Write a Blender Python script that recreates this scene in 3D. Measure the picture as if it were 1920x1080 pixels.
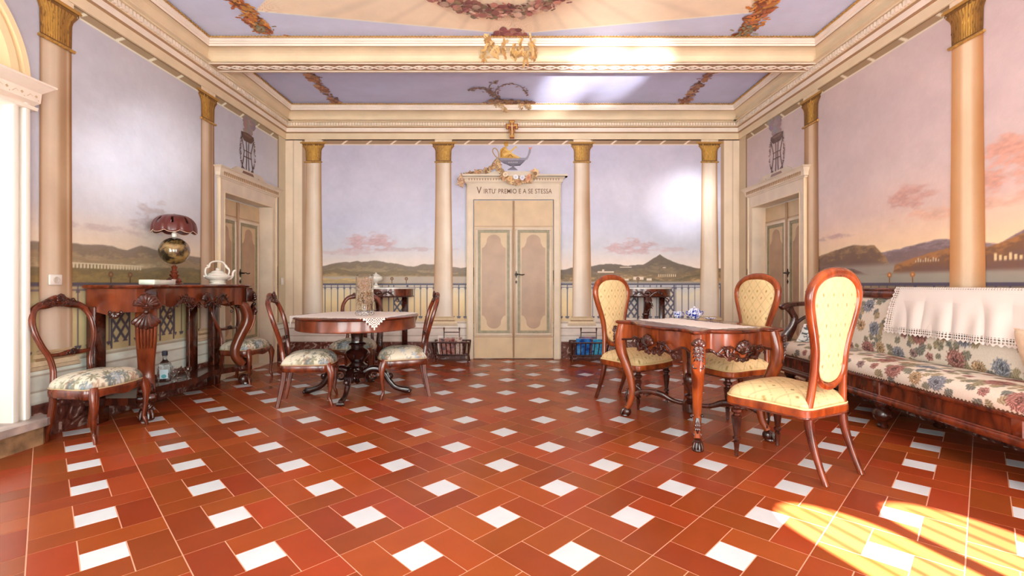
import bpy, math, random
import numpy as np
from mathutils import Vector
PI = math.pi
sin, cos = math.sin, math.cos
C = bpy.context.scene.collection
for o in list(bpy.data.objects): bpy.data.objects.remove(o)
scn = bpy.context.scene

# ---------------------------------------------------------------- camera, world, sun, window light, exposure
cam_d = bpy.data.cameras.new('camera'); cam = bpy.data.objects.new('camera', cam_d); C.objects.link(cam)
cam.location = (0, 0, 1.0); cam.rotation_euler = (PI/2, 0, 0)
cam_d.sensor_width = 36; cam_d.lens = 16.5; cam_d.clip_start = 0.02
cam_d.shift_x = -2/1920; cam_d.shift_y = -7/1920
scn.camera = cam
scn.view_settings.view_transform = 'Standard'; scn.view_settings.look = 'None'
scn.view_settings.gamma = 1; scn.view_settings.use_curve_mapping = False
scn.view_settings.exposure = 0.47

world = bpy.data.worlds.new('world'); scn.world = world; world.use_nodes = True
wn = world.node_tree.nodes; wn['Background'].inputs[0].default_value = (0.86, 0.93, 1, 1); wn['Background'].inputs[1].default_value = .8

def light(name, kind, loc, direction, energy, color=(1, 1, 1), **kw):
    d = bpy.data.lights.new(name, kind); d.energy = energy; d.color = color
    for k, v in kw.items(): setattr(d, k, v)
    o = bpy.data.objects.new(name, d); C.objects.link(o); o.location = loc
    o.rotation_euler = Vector(direction).to_track_quat('-Z', 'Y').to_euler()
    return o
light('sun', 'SUN', (5, -6, 7), (-0.27, 1, -0.8), 105, (1, .95, .97), angle=math.radians(0.6))
YB = -0.85                                   # wall behind the camera
AW = 1.0
light('daylight_right_window', 'AREA', (2.05, YB-.12, 1.5), (-.25, 1, .02), 185*AW, (.945, 1, .965), shape='RECTANGLE', size=1.7, size_y=2.5)
# lamps added just inside the other two windows, standing in for lit blinds
light('daylight_middle_blind', 'AREA', (0, YB+.02, 1.6), (0, 1, 0.12), 110*AW, (.905, 1, .985), shape='RECTANGLE', size=1.5, size_y=2.4)
light('daylight_left_blind', 'AREA', (-2.05, YB+.02, 1.6), (.15, 1, .12), 95*AW, (.905, 1, .985), shape='RECTANGLE', size=1.4, size_y=2.4)
light('daylight_arched_window', 'AREA', (-3.55, 2.29, 1.5), (1, 0, .15), 18*AW, (.97, 1, 1), shape='RECTANGLE', size=1.0, size_y=2.2)
# added spot lamps standing in for sun bounced onto upper walls and ceiling
def glint(tx, ty, tz, e, ang, src=(2.3, -.3, 1.6), blend=1.0):
    s = Vector(src)
    light('window_pane_glint', 'SPOT', s, Vector((tx, ty, tz))-s, e, (1, .98, .97), spot_size=math.radians(ang), spot_blend=blend, shadow_soft_size=.05)
glint(2.30, 6.33, 2.10, 800, 10.5); glint(2.42, 6.33, 2.22, 700, 7)
glint(.70, 5.3, 3.33, 5000, 7.5, (2.0, -.3, 1.3)); glint(1.25, 5.2, 3.33, 3800, 6.5, (2.0, -.3, 1.3))
glint(.8, 4.5, 3.2, 600, 13, (2.0, -.3, 1.3))
glint(-3.05, 4.15, 2.3, 420, 8, (1.6, -.3, 1.5)); glint(-3.05, 3.85, 2.02, 480, 10, (1.6, -.3, 1.5)); glint(-3.05, 3.6, 1.8, 360, 9, (1.6, -.3, 1.5))

# ---------------------------------------------------------------- helpers
def lin(c):
    c = np.asarray(c, float)/255.0
    return np.where(c <= .04045, c/12.92, ((c+.055)/1.055)**2.4)
def L4(c): r = lin(c); return (float(r[0]), float(r[1]), float(r[2]), 1)

def new_mat(name):
    m = bpy.data.materials.new(name); m.use_nodes = True
    nt = m.node_tree; return m, nt, nt.nodes['Principled BSDF']
def mat(name, col, rough=.5, metal=0, coat=0, var=0, vscale=8, bump=0, bscale=60, spec=.5, sheen=0):
    m, nt, b = new_mat(name)
    b.inputs['Base Color'].default_value = L4(col); b.inputs['Roughness'].default_value = rough
    b.inputs['Metallic'].default_value = metal; b.inputs['Coat Weight'].default_value = coat
    b.inputs['Specular IOR Level'].default_value = spec
    if sheen: b.inputs['Sheen Weight'].default_value = sheen
    tc = nt.nodes.new('ShaderNodeTexCoord')
    if var:
        n = nt.nodes.new('ShaderNodeTexNoise'); n.inputs['Scale'].default_value = vscale; n.inputs['Detail'].default_value = 6
        nt.links.new(tc.outputs['Object'], n.inputs['Vector'])
        r = nt.nodes.new('ShaderNodeValToRGB'); c = np.array(col, float)
        r.color_ramp.elements[0].position = .3; r.color_ramp.elements[1].position = .7
        r.color_ramp.elements[0].color = L4(np.clip(c*(1-var), 0, 255)); r.color_ramp.elements[1].color = L4(np.clip(c*(1+var*.6), 0, 255))
        nt.links.new(n.outputs['Fac'], r.inputs['Fac']); nt.links.new(r.outputs['Color'], b.inputs['Base Color'])
    if bump:
        n2 = nt.nodes.new('ShaderNodeTexNoise'); n2.inputs['Scale'].default_value = bscale; n2.inputs['Detail'].default_value = 4
        nt.links.new(tc.outputs['Object'], n2.inputs['Vector'])
        bp = nt.nodes.new('ShaderNodeBump'); bp.inputs['Strength'].default_value = bump; bp.inputs['Distance'].default_value = .01
        nt.links.new(n2.outputs['Fac'], bp.inputs['Height']); nt.links.new(bp.outputs['Normal'], b.inputs['Normal'])
    return m
def wood(name, dark, light_, rough=.22, coat=.6, scale=(1, 1, 1), grain=9):
    m, nt, b = new_mat(name)
    tc = nt.nodes.new('ShaderNodeTexCoord'); mp = nt.nodes.new('ShaderNodeMapping'); mp.inputs['Scale'].default_value = scale
    n = nt.nodes.new('ShaderNodeTexNoise'); n.inputs['Scale'].default_value = grain; n.inputs['Detail'].default_value = 8; n.inputs['Distortion'].default_value = 1.2
    r = nt.nodes.new('ShaderNodeValToRGB'); r.color_ramp.elements[0].position = .34; r.color_ramp.elements[1].position = .68
    r.color_ramp.elements[0].color = L4(dark); r.color_ramp.elements[1].color = L4(light_)
    nt.links.new(tc.outputs['Object'], mp.inputs['Vector']); nt.links.new(mp.outputs['Vector'], n.inputs['Vector'])
    nt.links.new(n.outputs['Fac'], r.inputs['Fac']); nt.links.new(r.outputs['Color'], b.inputs['Base Color'])
    b.inputs['Roughness'].default_value = rough; b.inputs['Coat Weight'].default_value = coat; b.inputs['Coat Roughness'].default_value = .08
    return m
def paint_mat(name, rough=.55, amp=.06, scale=5, bump=.0, bscale=40, spec=.4, coat=0, bump2=None):
    """colour comes from the mesh's painted attribute, lightly mottled"""
    m, nt, b = new_mat(name)
    a = nt.nodes.new('ShaderNodeAttribute'); a.attribute_name = 'Col'
    tc = nt.nodes.new('ShaderNodeTexCoord'); n = nt.nodes.new('ShaderNodeTexNoise'); n.inputs['Scale'].default_value = scale; n.inputs['Detail'].default_value = 9; n.inputs['Roughness'].default_value = .65
    nt.links.new(tc.outputs['Object'], n.inputs['Vector'])
    mr = nt.nodes.new('ShaderNodeMapRange'); mr.inputs['From Min'].default_value = .3; mr.inputs['From Max'].default_value = .7
    mr.inputs['To Min'].default_value = 1-amp; mr.inputs['To Max'].default_value = 1+amp
    nt.links.new(n.outputs['Fac'], mr.inputs['Value'])
    mx = nt.nodes.new('ShaderNodeVectorMath'); mx.operation = 'SCALE'
    nt.links.new(a.outputs['Color'], mx.inputs[0]); nt.links.new(mr.outputs['Result'], mx.inputs['Scale'])
    nt.links.new(mx.outputs['Vector'], b.inputs['Base Color'])
    b.inputs['Roughness'].default_value = rough; b.inputs['Specular IOR Level'].default_value = spec; b.inputs['Coat Weight'].default_value = coat
    if bump:
        n2 = nt.nodes.new('ShaderNodeTexNoise'); n2.inputs['Scale'].default_value = bscale; n2.inputs['Detail'].default_value = 5
        nt.links.new(tc.outputs['Object'], n2.inputs['Vector'])
        bp = nt.nodes.new('ShaderNodeBump'); bp.inputs['Strength'].default_value = bump; bp.inputs['Distance'].default_value = .01
        nt.links.new(n2.outputs['Fac'], bp.inputs['Height']); nt.links.new(bp.outputs['Normal'], b.inputs['Normal'])
    return m

# shapes are (verts, faces) pairs
def box(x0, x1, y0, y1, z0, z1):
    v = [(x0,y0,z0),(x1,y0,z0),(x1,y1,z0),(x0,y1,z0),(x0,y0,z1),(x1,y0,z1),(x1,y1,z1),(x0,y1,z1)]
    return v, [(0,3,2,1),(4,5,6,7),(0,1,5,4),(1,2,6,5),(2,3,7,6),(3,0,4,7)]
def rbox(x0, x1, y0, y1, z0, z1, b=.006):
    """box with chamfered vertical and top edges"""
    def rr(i): return [(x0+i+b,y0+i),(x1-i-b,y0+i),(x1-i,y0+i+b),(x1-i,y1-i-b),(x1-i-b,y1-i),(x0+i+b,y1-i),(x0+i,y1-i-b),(x0+i,y0+i+b)]
    v = []; f = []
    for z, i in ((z0, b*.7), (z0+b, 0), (z1-b, 0), (z1, b*.7)):
        v += [(x, y, z) for x, y in rr(i)]
    for k in range(3):
        for j in range(8): f.append((k*8+j, k*8+(j+1) % 8, (k+1)*8+(j+1) % 8, (k+1)*8+j))
    f.append(tuple(range(7, -1, -1))); f.append(tuple(range(24, 32)))
    return v, f
def lathe(prof, n=32, c=(0, 0, 0), sx=1, sy=1, flute=0, nfl=0, caps=True):
    v = []; f = []
    for r, z in prof:
        for j in range(n):
            a = 2*PI*j/n; k = 1+(flute*cos(nfl*a) if nfl else 0)
            v.append((c[0]+r*k*cos(a)*sx, c[1]+r*k*sin(a)*sy, c[2]+z))
    for i in range(len(prof)-1):
        for j in range(n): f.append((i*n+j, i*n+(j+1) % n, (i+1)*n+(j+1) % n, (i+1)*n+j))
    if caps:
        f.append(tuple(range(n-1, -1, -1))); m = (len(prof)-1)*n; f.append(tuple(range(m, m+n)))
    return v, f
def ell(c, rx, ry, rz, n=14, m=9):
    prof = [(max(1e-4, sin(PI*i/m)), -cos(PI*i/m)) for i in range(m+1)]
    v = []; f = []
    for r, z in prof:
        for j in range(n): a = 2*PI*j/n; v.append((c[0]+rx*r*cos(a), c[1]+ry*r*sin(a), c[2]+rz*z))
    for i in range(m):
        for j in range(n): f.append((i*n+j, i*n+(j+1) % n, (i+1)*n+(j+1) % n, (i+1)*n+j))
    return v, f
def spl(pts, k=8, closed=False):
    P = np.array(pts, float); n = len(P); out = []
    rng = range(n) if closed else range(n-1)
    for i in rng:
        if closed: p0, p1, p2, p3 = P[(i-1) % n], P[i], P[(i+1) % n], P[(i+2) % n]
        else: p0, p1, p2, p3 = P[max(i-1, 0)], P[i], P[i+1], P[min(i+2, n-1)]
        for j in range(k):
            t = j/k
            out.append(.5*((2*p1)+(-p0+p2)*t+(2*p0-5*p1+4*p2-p3)*t*t+(-p0+3*p1-3*p2+p3)*t**3))
    if not closed: out.append(P[-1])
    return np.array(out)
def sweep(P, w=None, d=None, up=None, n=12, p=2.0, closed=False, groove=0):
    """sweep a super-elliptic section; P rows are xyz or xyz,w,d (half sizes: w across, d along up)"""
    P = np.array(P, float); m = len(P)
    W = P[:, 3] if P.shape[1] > 3 else np.full(m, w); D = P[:, 4] if P.shape[1] > 4 else (np.full(m, d) if d else W)
    X = P[:, :3]
    T = np.roll(X, -1, 0)-np.roll(X, 1, 0) if closed else np.gradient(X, axis=0)
    T /= np.linalg.norm(T, axis=1)[:, None]+1e-9
    v = []; f = []
    if up is None:
        a = np.array([0, 0, 1.]) if abs(T[0][2]) < .9 else np.array([1., 0, 0]); N = [a]
        for i in range(m):
            q = N[-1]-T[i]*np.dot(N[-1], T[i]); q /= np.linalg.norm(q)+1e-9; N.append(q)
        N = N[1:]
    else: N = [np.array(up, float)]*m
    for i in range(m):
        s = np.cross(T[i], N[i]); s /= np.linalg.norm(s)+1e-9; q = np.cross(s, T[i])
        for j in range(n):
            a = 2*PI*j/n; ca, sa = cos(a), sin(a)
            cx = math.copysign(abs(ca)**(2/p), ca); cy = math.copysign(abs(sa)**(2/p), sa)
            g = 1-groove*(1 if (groove and abs(ca) < .45 and j % 2 == 0) else 0)
            v.append(tuple(X[i]+s*W[i]*cx*g+q*D[i]*cy*g))
    for i in range(m if closed else m-1):
        k = (i+1) % m
        for j in range(n): f.append((i*n+j, i*n+(j+1) % n, k*n+(j+1) % n, k*n+j))
    if not closed: f.append(tuple(range(n-1, -1, -1))); f.append(tuple(range((m-1)*n, m*n)))
    return v, f
def prism(poly, z0, z1, fn=None):
    """extrude a 2D outline; fn maps (a,b,h) to xyz"""
    fn = fn or (lambda a, b, h: (a, b, h)); n = len(poly)
    v = [fn(a, b, z0) for a, b in poly]+[fn(a, b, z1) for a, b in poly]
    f = [tuple(range(n-1, -1, -1)), tuple(range(n, 2*n))]+[(i, (i+1) % n, n+(i+1) % n, n+i) for i in range(n)]
    return v, f
def xf(s, rz=0, t=(0, 0, 0), sc=(1, 1, 1)):
    c, q = cos(rz), sin(rz)
    return [(x*sc[0]*c-y*sc[1]*q+t[0], x*sc[0]*q+y*sc[1]*c+t[1], z*sc[2]+t[2]) for x, y, z in s[0]], s[1]
def mirx(s): return [(-x, y, z) for x, y, z in s[0]], [tuple(reversed(f)) for f in s[1]]

def make(name, shapes, m, parent=None, smooth=True, cols=None, angle=38, mods=None, link=True):
    if isinstance(shapes, tuple): shapes = [shapes]
    V = []; F = []
    for v, f in shapes:
        o = len(V); V.extend([tuple(map(float, q)) for q in v]); F.extend([tuple(i+o for i in q) for q in f])
    me = bpy.data.meshes.new(name); me.from_pydata(V, [], F)
    if cols is not None:
        at = me.color_attributes.new('Col', 'FLOAT_COLOR', 'POINT')
        c4 = np.ones((len(V), 4), np.float32); c4[:, :3] = lin(np.asarray(cols)); at.data.foreach_set('color', c4.ravel())
    if smooth:
        me.polygons.foreach_set('use_smooth', [True]*len(me.polygons)); me.set_sharp_from_angle(angle=math.radians(angle))
    me.materials.append(m); me.update()
    o = bpy.data.objects.new(name, me); C.objects.link(o)
    if parent: o.parent = parent
    return o
def grid_mesh(P, cols, name, m, parent=None, keep=None, smooth=True, flip=False):
    """P: (a,b,3) array of points, keep: (a-1,b-1) bool"""
    a, b, _ = P.shape; idx = np.arange(a*b).reshape(a, b)
    q = np.stack([idx[:-1, :-1], idx[1:, :-1], idx[1:, 1:], idx[:-1, 1:]], -1)
    q = q[keep] if keep is not None else q.reshape(-1, 4)
    if flip: q = q[:, ::-1]
    V = P.reshape(-1, 3); Cc = cols.reshape(-1, 3) if cols is not None else None
    if keep is not None:
        used = np.unique(q); mp = np.full(a*b, -1); mp[used] = np.arange(len(used)); q = mp[q]; V = V[used]
        if Cc is not None: Cc = Cc[used]
    me = bpy.data.meshes.new(name)
    me.vertices.add(len(V)); me.vertices.foreach_set('co', V.astype(np.float32).ravel())
    me.loops.add(q.size); me.loops.foreach_set('vertex_index', q.astype(np.int32).ravel())
    me.polygons.add(len(q)); me.polygons.foreach_set('loop_start', (np.arange(len(q))*4).astype(np.int32))
    try: me.polygons.foreach_set('loop_total', np.full(len(q), 4, np.int32))
    except Exception: pass
    me.update(calc_edges=True); me.validate()
    if Cc is not None:
        at = me.color_attributes.new('Col', 'FLOAT_COLOR', 'POINT')
        c4 = np.ones((len(V), 4), np.float32); c4[:, :3] = lin(Cc); at.data.foreach_set('color', c4.ravel())
    if smooth: me.polygons.foreach_set('use_smooth', [True]*len(me.polygons))
    me.materials.append(m); o = bpy.data.objects.new(name, me); C.objects.link(o)
    if parent: o.parent = parent
    return o
def thing(name, label, cat, loc=(0, 0, 0), rz=0, group=None):
    o = bpy.data.objects.new(name, None); C.objects.link(o); o.empty_display_size = .1
    o.location = loc; o.rotation_euler = (0, 0, rz); o['label'] = label; o['category'] = cat
    if group: o['group'] = group
    return o
def tag(o, label, cat, group=None, kind=None):
    if label: o['label'] = label
    if cat: o['category'] = cat
    if group: o['group'] = group
    if kind: o['kind'] = kind
    return o
def structure(o, label=None):
    o['kind'] = 'structure'
    if label: o['label'] = label
    return o
def dup(root, loc, rz, label):
    r = root.copy(); C.objects.link(r); r.location = loc; r.rotation_euler = (0, 0, rz); r['label'] = label
    def kids(a, b):
        for ch in list(a.children):
            if ch.name in done: continue
            c = ch.copy(); C.objects.link(c); c.parent = b; kids(ch, c)
    done = set(); kids(root, r)
    return r

# noise for the painted surfaces
def vnoise(x, y, seed=0):
    xi = np.floor(x).astype(np.int64); yi = np.floor(y).astype(np.int64); xf_ = x-xi; yf_ = y-yi
    def h(a, b):
        n = (a*374761393+b*668265263+seed*1442695041) & 0x7fffffff
        n = ((n ^ (n >> 13))*1274126177) & 0x7fffffff
        return ((n ^ (n >> 16)) & 0xffff)/65535.0
    sx = xf_*xf_*(3-2*xf_); sy = yf_*yf_*(3-2*yf_)
    return (h(xi, yi)*(1-sx)+h(xi+1, yi)*sx)*(1-sy)+(h(xi, yi+1)*(1-sx)+h(xi+1, yi+1)*sx)*sy
def fbm(x, y, seed=0, o=5):
    s = 0; a = .5; t = 0
    for i in range(o): s = s+a*vnoise(x*2**i, y*2**i, seed+i*17); t += a; a *= .5
    return s/t
def mix(A, B, t):
    return A*(1-t[..., None])+np.asarray(B, float)*t[..., None]
def ss(e0, e1, x): t = np.clip((x-e0)/(e1-e0), 0, 1); return t*t*(3-2*t)
def ramp(x, xs, cs):
    cs = np.array(cs, float); return np.stack([np.interp(x, xs, cs[:, i]) for i in range(3)], -1)

# ---------------------------------------------------------------- materials
M_plaster = paint_mat('painted_plaster', .5, .05, 4, .12, 30, .45)
M_motif = paint_mat('mural_paint', .55, .1, 30)
M_cornice = mat('cream_cornice', (228, 206, 172), .5, var=.05, vscale=3)
M_cornice_d = mat('ochre_cornice_line', (168, 132, 98), .6)
M_cornice_l = mat('pale_cornice_band', (240, 224, 208), .45, var=.04, vscale=5)
M_gold = mat('gilt_rope', (178, 132, 62), .45, var=.2, vscale=40)
M_casing = mat('cream_door_casing', (218, 200, 178), .45, var=.05, vscale=5)
M_door = mat('cream_door_paint', (208, 180, 142), .42, var=.05, vscale=6)
M_doorgreen = mat('green_grey_door_moulding', (150, 138, 108), .42, var=.12, vscale=20)
M_doorbrown = mat('taupe_door_panel', (176, 142, 114), .38, var=.08, vscale=5)
M_white = mat('white_shutter_paint', (238, 232, 222), .4)
M_iron = mat('dark_iron', (42, 32, 28), .35, metal=.6)
M_mah = wood('polished_mahogany', (58, 19, 9), (126, 53, 24), .26, .45, (1, 1, .35), 10)
M_mahd = wood('dark_carved_mahogany', (36, 13, 8), (82, 33, 18), .27, .4, (1, 1, .5), 14)
M_figured = wood('figured_mahogany', (82, 31, 16), (136, 64, 32), .28, .4, (1, 1, .3), 7)
M_walnut = wood('orange_walnut', (100, 38, 14), (170, 79, 31), .25, .45, (1, 1, .3), 9)
M_black = wood('ebonised_wood', (22, 8, 7), (48, 16, 12), .2, .7)
M_yellow = paint_mat('yellow_damask', .8, .04, 60, .1, 400, .2)
M_tap = paint_mat('tapestry_fabric', .88, .08, 130, .2, 500, .15)
M_linen = mat('white_linen', (236, 226, 218), .85, bump=.15, bscale=700)
M_china = mat('white_porcelain', (232, 226, 214), .22, coat=.5)
M_china_blue = paint_mat('blue_white_china', .2, .0, 5, coat=.5)
M_marble_top = mat('pale_marble_slab', (214, 206, 196), .25, var=.1, vscale=12)
M_brass = mat('brass', (150, 110, 55), .35, metal=.8)
M_plastic = mat('white_plastic', (232, 226, 218), .4)
# ================================================================ SETTING
XW, XR, YF = 3.07, 3.05, 6.33       # left wall at -XW, right wall at XR, far wall at YF
ZC = 3.335
# ---- floor: pinwheels of terracotta oblongs round small marble squares
def terracotta():
    m, nt, b = new_mat('polished_terracotta_and_marble')
    a = nt.nodes.new('ShaderNodeAttribute'); a.attribute_name = 'Col'
    tc = nt.nodes.new('ShaderNodeTexCoord'); n = nt.nodes.new('ShaderNodeTexNoise'); n.inputs['Scale'].default_value = 5; n.inputs['Detail'].default_value = 6; n.inputs['Distortion'].default_value = .3
    nt.links.new(tc.outputs['Object'], n.inputs['Vector'])
    mr = nt.nodes.new('ShaderNodeMapRange'); mr.inputs['From Min'].default_value = .3; mr.inputs['From Max'].default_value = .7; mr.inputs['To Min'].default_value = .95; mr.inputs['To Max'].default_value = 1.06
    nt.links.new(n.outputs['Fac'], mr.inputs['Value'])
    mx = nt.nodes.new('ShaderNodeVectorMath'); mx.operation = 'SCALE'
    nt.links.new(a.outputs['Color'], mx.inputs[0]); nt.links.new(mr.outputs['Result'], mx.inputs['Scale']); nt.links.new(mx.outputs['Vector'], b.inputs['Base Color'])
    r2 = nt.nodes.new('ShaderNodeMapRange'); r2.inputs['From Min'].default_value = .3; r2.inputs['From Max'].default_value = .7; r2.inputs['To Min'].default_value = .2; r2.inputs['To Max'].default_value = .24
    nt.links.new(n.outputs['Fac'], r2.inputs['Value']); nt.links.new(r2.outputs['Result'], b.inputs['Roughness'])
    b.inputs['Specular IOR Level'].default_value = .14
    return m
rnd = random.Random(4)
V = []; F = []; K = []
U = .4087; A = np.array([.70711, -.70711])*U/3; B = np.array([.70711, .70711])*U/3
c0 = np.array([.2264, 1.732]); g = .0021
kinds = [(0, 2, 0, 1, 0), (0, 1, 1, 3, 0), (1, 3, 2, 3, 0), (2, 3, 0, 2, 0), (1, 2, 1, 2, 1)]
for i in range(-22, 23):
    for j in range(-22, 23):
        o0 = c0+A*3*(i-.5)+B*3*(j-.5)
        for a0, a1, b0, b1, w in kinds:
            cc = o0+A*(a0+a1)/2+B*(b0+b1)/2
            if not (-XW-.12 < cc[0] < XR+.12 and YB-.1 < cc[1] < YF+.12): continue
            ga, gb = g/(U/3), g/(U/3)
            q = [o0+A*(a0+ga)+B*(b0+gb), o0+A*(a1-ga)+B*(b0+gb), o0+A*(a1-ga)+B*(b1-gb), o0+A*(a0+ga)+B*(b1-gb)]
            k = len(V); V += [(p[0], p[1], 0) for p in q]+[(p[0], p[1], -.004) for p in q]
            F += [(k, k+1, k+2, k+3), (k, k+4, k+5, k+1), (k+1, k+5, k+6, k+2), (k+2, k+6, k+7, k+3), (k+3, k+7, k+4, k)]
            if w: s = rnd.uniform(.96, 1.02); col = (206*s, 208*s, 212*s)
            else: s = rnd.uniform(.88, 1.07); h = rnd.uniform(-7, 7); col = (148*s, (65+h)*s, 31*s)
            K += [col]*8
k = len(V); V += [(-XW-.1, YB, -.0012), (XR+.1, YB, -.0012), (XR+.1, YF+.1, -.0012), (-XW-.1, YF+.1, -.0012)]; F.append((k, k+1, k+2, k+3)); K += [(226, 168, 136)]*4
structure(make('floor', (V, F), terracotta(), smooth=False, cols=K), 'polished terracotta tile floor set with small white marble squares')

# ---- murals. painted colour of a wall as a function of (s along, z up)
def sky(s, z, stops, cs, seed):
    c = ramp(z, stops, cs); n = fbm(s*1.3, z*1.8, seed, 5)
    c = c*(1+(n-.5)[..., None]*np.array([.13, .12, .08]))
    n2 = fbm(s*22, z*22, seed+3, 3); return c*(1+(n2-.5)[..., None]*.035)
def cloud(c, s, z, s0, z0, ws, wz, col, seed, k=1.0):
    d = ((s-s0)/ws)**2+((z-z0)/wz)**2; n = fbm(s*9, z*24, seed, 6); n2 = fbm(s*30, z*60, seed+5, 4)
    t = ss(.42, .74, n+.24-.26*d+(n2-.5)*.3)*ss(2.2, .3, d); cc = np.array(col, float)*(1+(n2-.5)[..., None]*.25)
    return c*(1-(k*t)[..., None])+cc*(k*t)[..., None]
def hills(c, s, z, xs, zs, top, low, depth, seed, rough=.012):
    r = np.interp(s, xs, zs)+(fbm(s*5, s*0+seed, seed, 5)-.5)*rough*5
    t = ss(r+.006, r-.006, z); d = np.clip((r-z)/depth, 0, 1)
    n = fbm(s*14, z*40, seed+9, 5); n = n+.5*(fbm(s*45, z*110, seed+4, 3)-.5); col = ramp(d+(n-.5)*1.3, [0, .45, 1], [top, (np.array(top)+low)/2*.88, low])
    return c*(1-t[..., None])+col*t[..., None]
def rect(c, s, z, s0, s1, z0, z1, col, e=.004, k=1):
    t = ss(s0-e, s0+e, s)*ss(s1+e, s1-e, s)*ss(z0-e, z0+e, z)*ss(z1+e, z1-e, z); return mix(c, col, t*k)
def rail(c, s, z, s0, s1, latt, col, zt=1.0, zb=.57, step=.086):
    inn = (s > s0) & (s < s1)
    c = rect(c, s, z, s0, s1, zt-.014, zt+.012, col)
    c = rect(c, s, z, s0, s1, zt-.045, zt-.035, np.array(col)*1.15)
    ph = np.abs(((s/step) % 1)-.5)*step
    inl = np.zeros_like(s, bool)
    for a, b in latt: inl |= (s > a-.01) & (s < b+.01)
    t = ss(.0075, .0035, ph)*((z < zt) & (z > zb-.02) & inn & ~inl)
    t = np.maximum(t, ((ph < .028*np.clip((z-(zb-.05))/.04, 0, 1)) & (ph > .02*np.clip((zb-.02-z)/.05, 0, 1)) & (z < zb) & (z > zb-.06) & inn & ~inl)*1.)
    t = np.maximum(t, ((ph < .013) & (np.abs(z-(zt-.05)) < .014) & inn & ~inl)*.8)
    for a, b in latt:
        q = (b-a)/2
        k1 = np.abs((((s-a)/q+(z-zb)/q/1.35) % 1)-.5)*q; k2 = np.abs((((s-a)/q-(z-zb)/q/1.35) % 1)-.5)*q
        l = (s > a) & (s < b) & (z < zt-.04) & (z > zb-.02)
        t = np.maximum(t, np.where(l, np.maximum(ss(.017, .011, k1), ss(.017, .011, k2)), 0))
        t = np.maximum(t, ((np.minimum(np.abs(s-a), np.abs(s-b)) < .009) & (z < zt) & (z > zb-.06))*1.)
    return mix(c, col, t)
def dado(c, s, z, base=(214, 200, 190)):
    n = fbm(s*9, z*24, 71, 4)
    d = ramp(z, [.2, .235, .24, .30, .305, .315, .40, .405, .42, .47, .475, .5], [(206, 190, 178), (206, 190, 178), (222, 210, 200), (222, 210, 200), (160, 136, 118), (214, 200, 190), (216, 202, 192), (150, 124, 106), (228, 216, 206), (226, 214, 204), (168, 144, 124), (216, 200, 184)])
    d = d*(1+(n-.5)[..., None]*.14); t = ss(.505, .5, z); return c*(1-t[..., None])+d*t[..., None]
def soffit(c, s, z, s_lo, s_hi):
    c = rect(c, s, z, s_lo, s_hi, 2.885, 2.95, (160, 128, 100))
    q = ((s-(z-2.9)*1.3)/.33) % 1; t = ss(.0, .02, q)*ss(.12, .1, q)*((z > 2.888) & (z < 2.94)); c = mix(c, (232, 212, 190), t)
    c = rect(c, s, z, s_lo, s_hi, 2.878, 2.89, (232, 212, 188)); return rect(c, s, z, s_lo, s_hi, 2.944, 2.955, (120, 88, 62))

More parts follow.
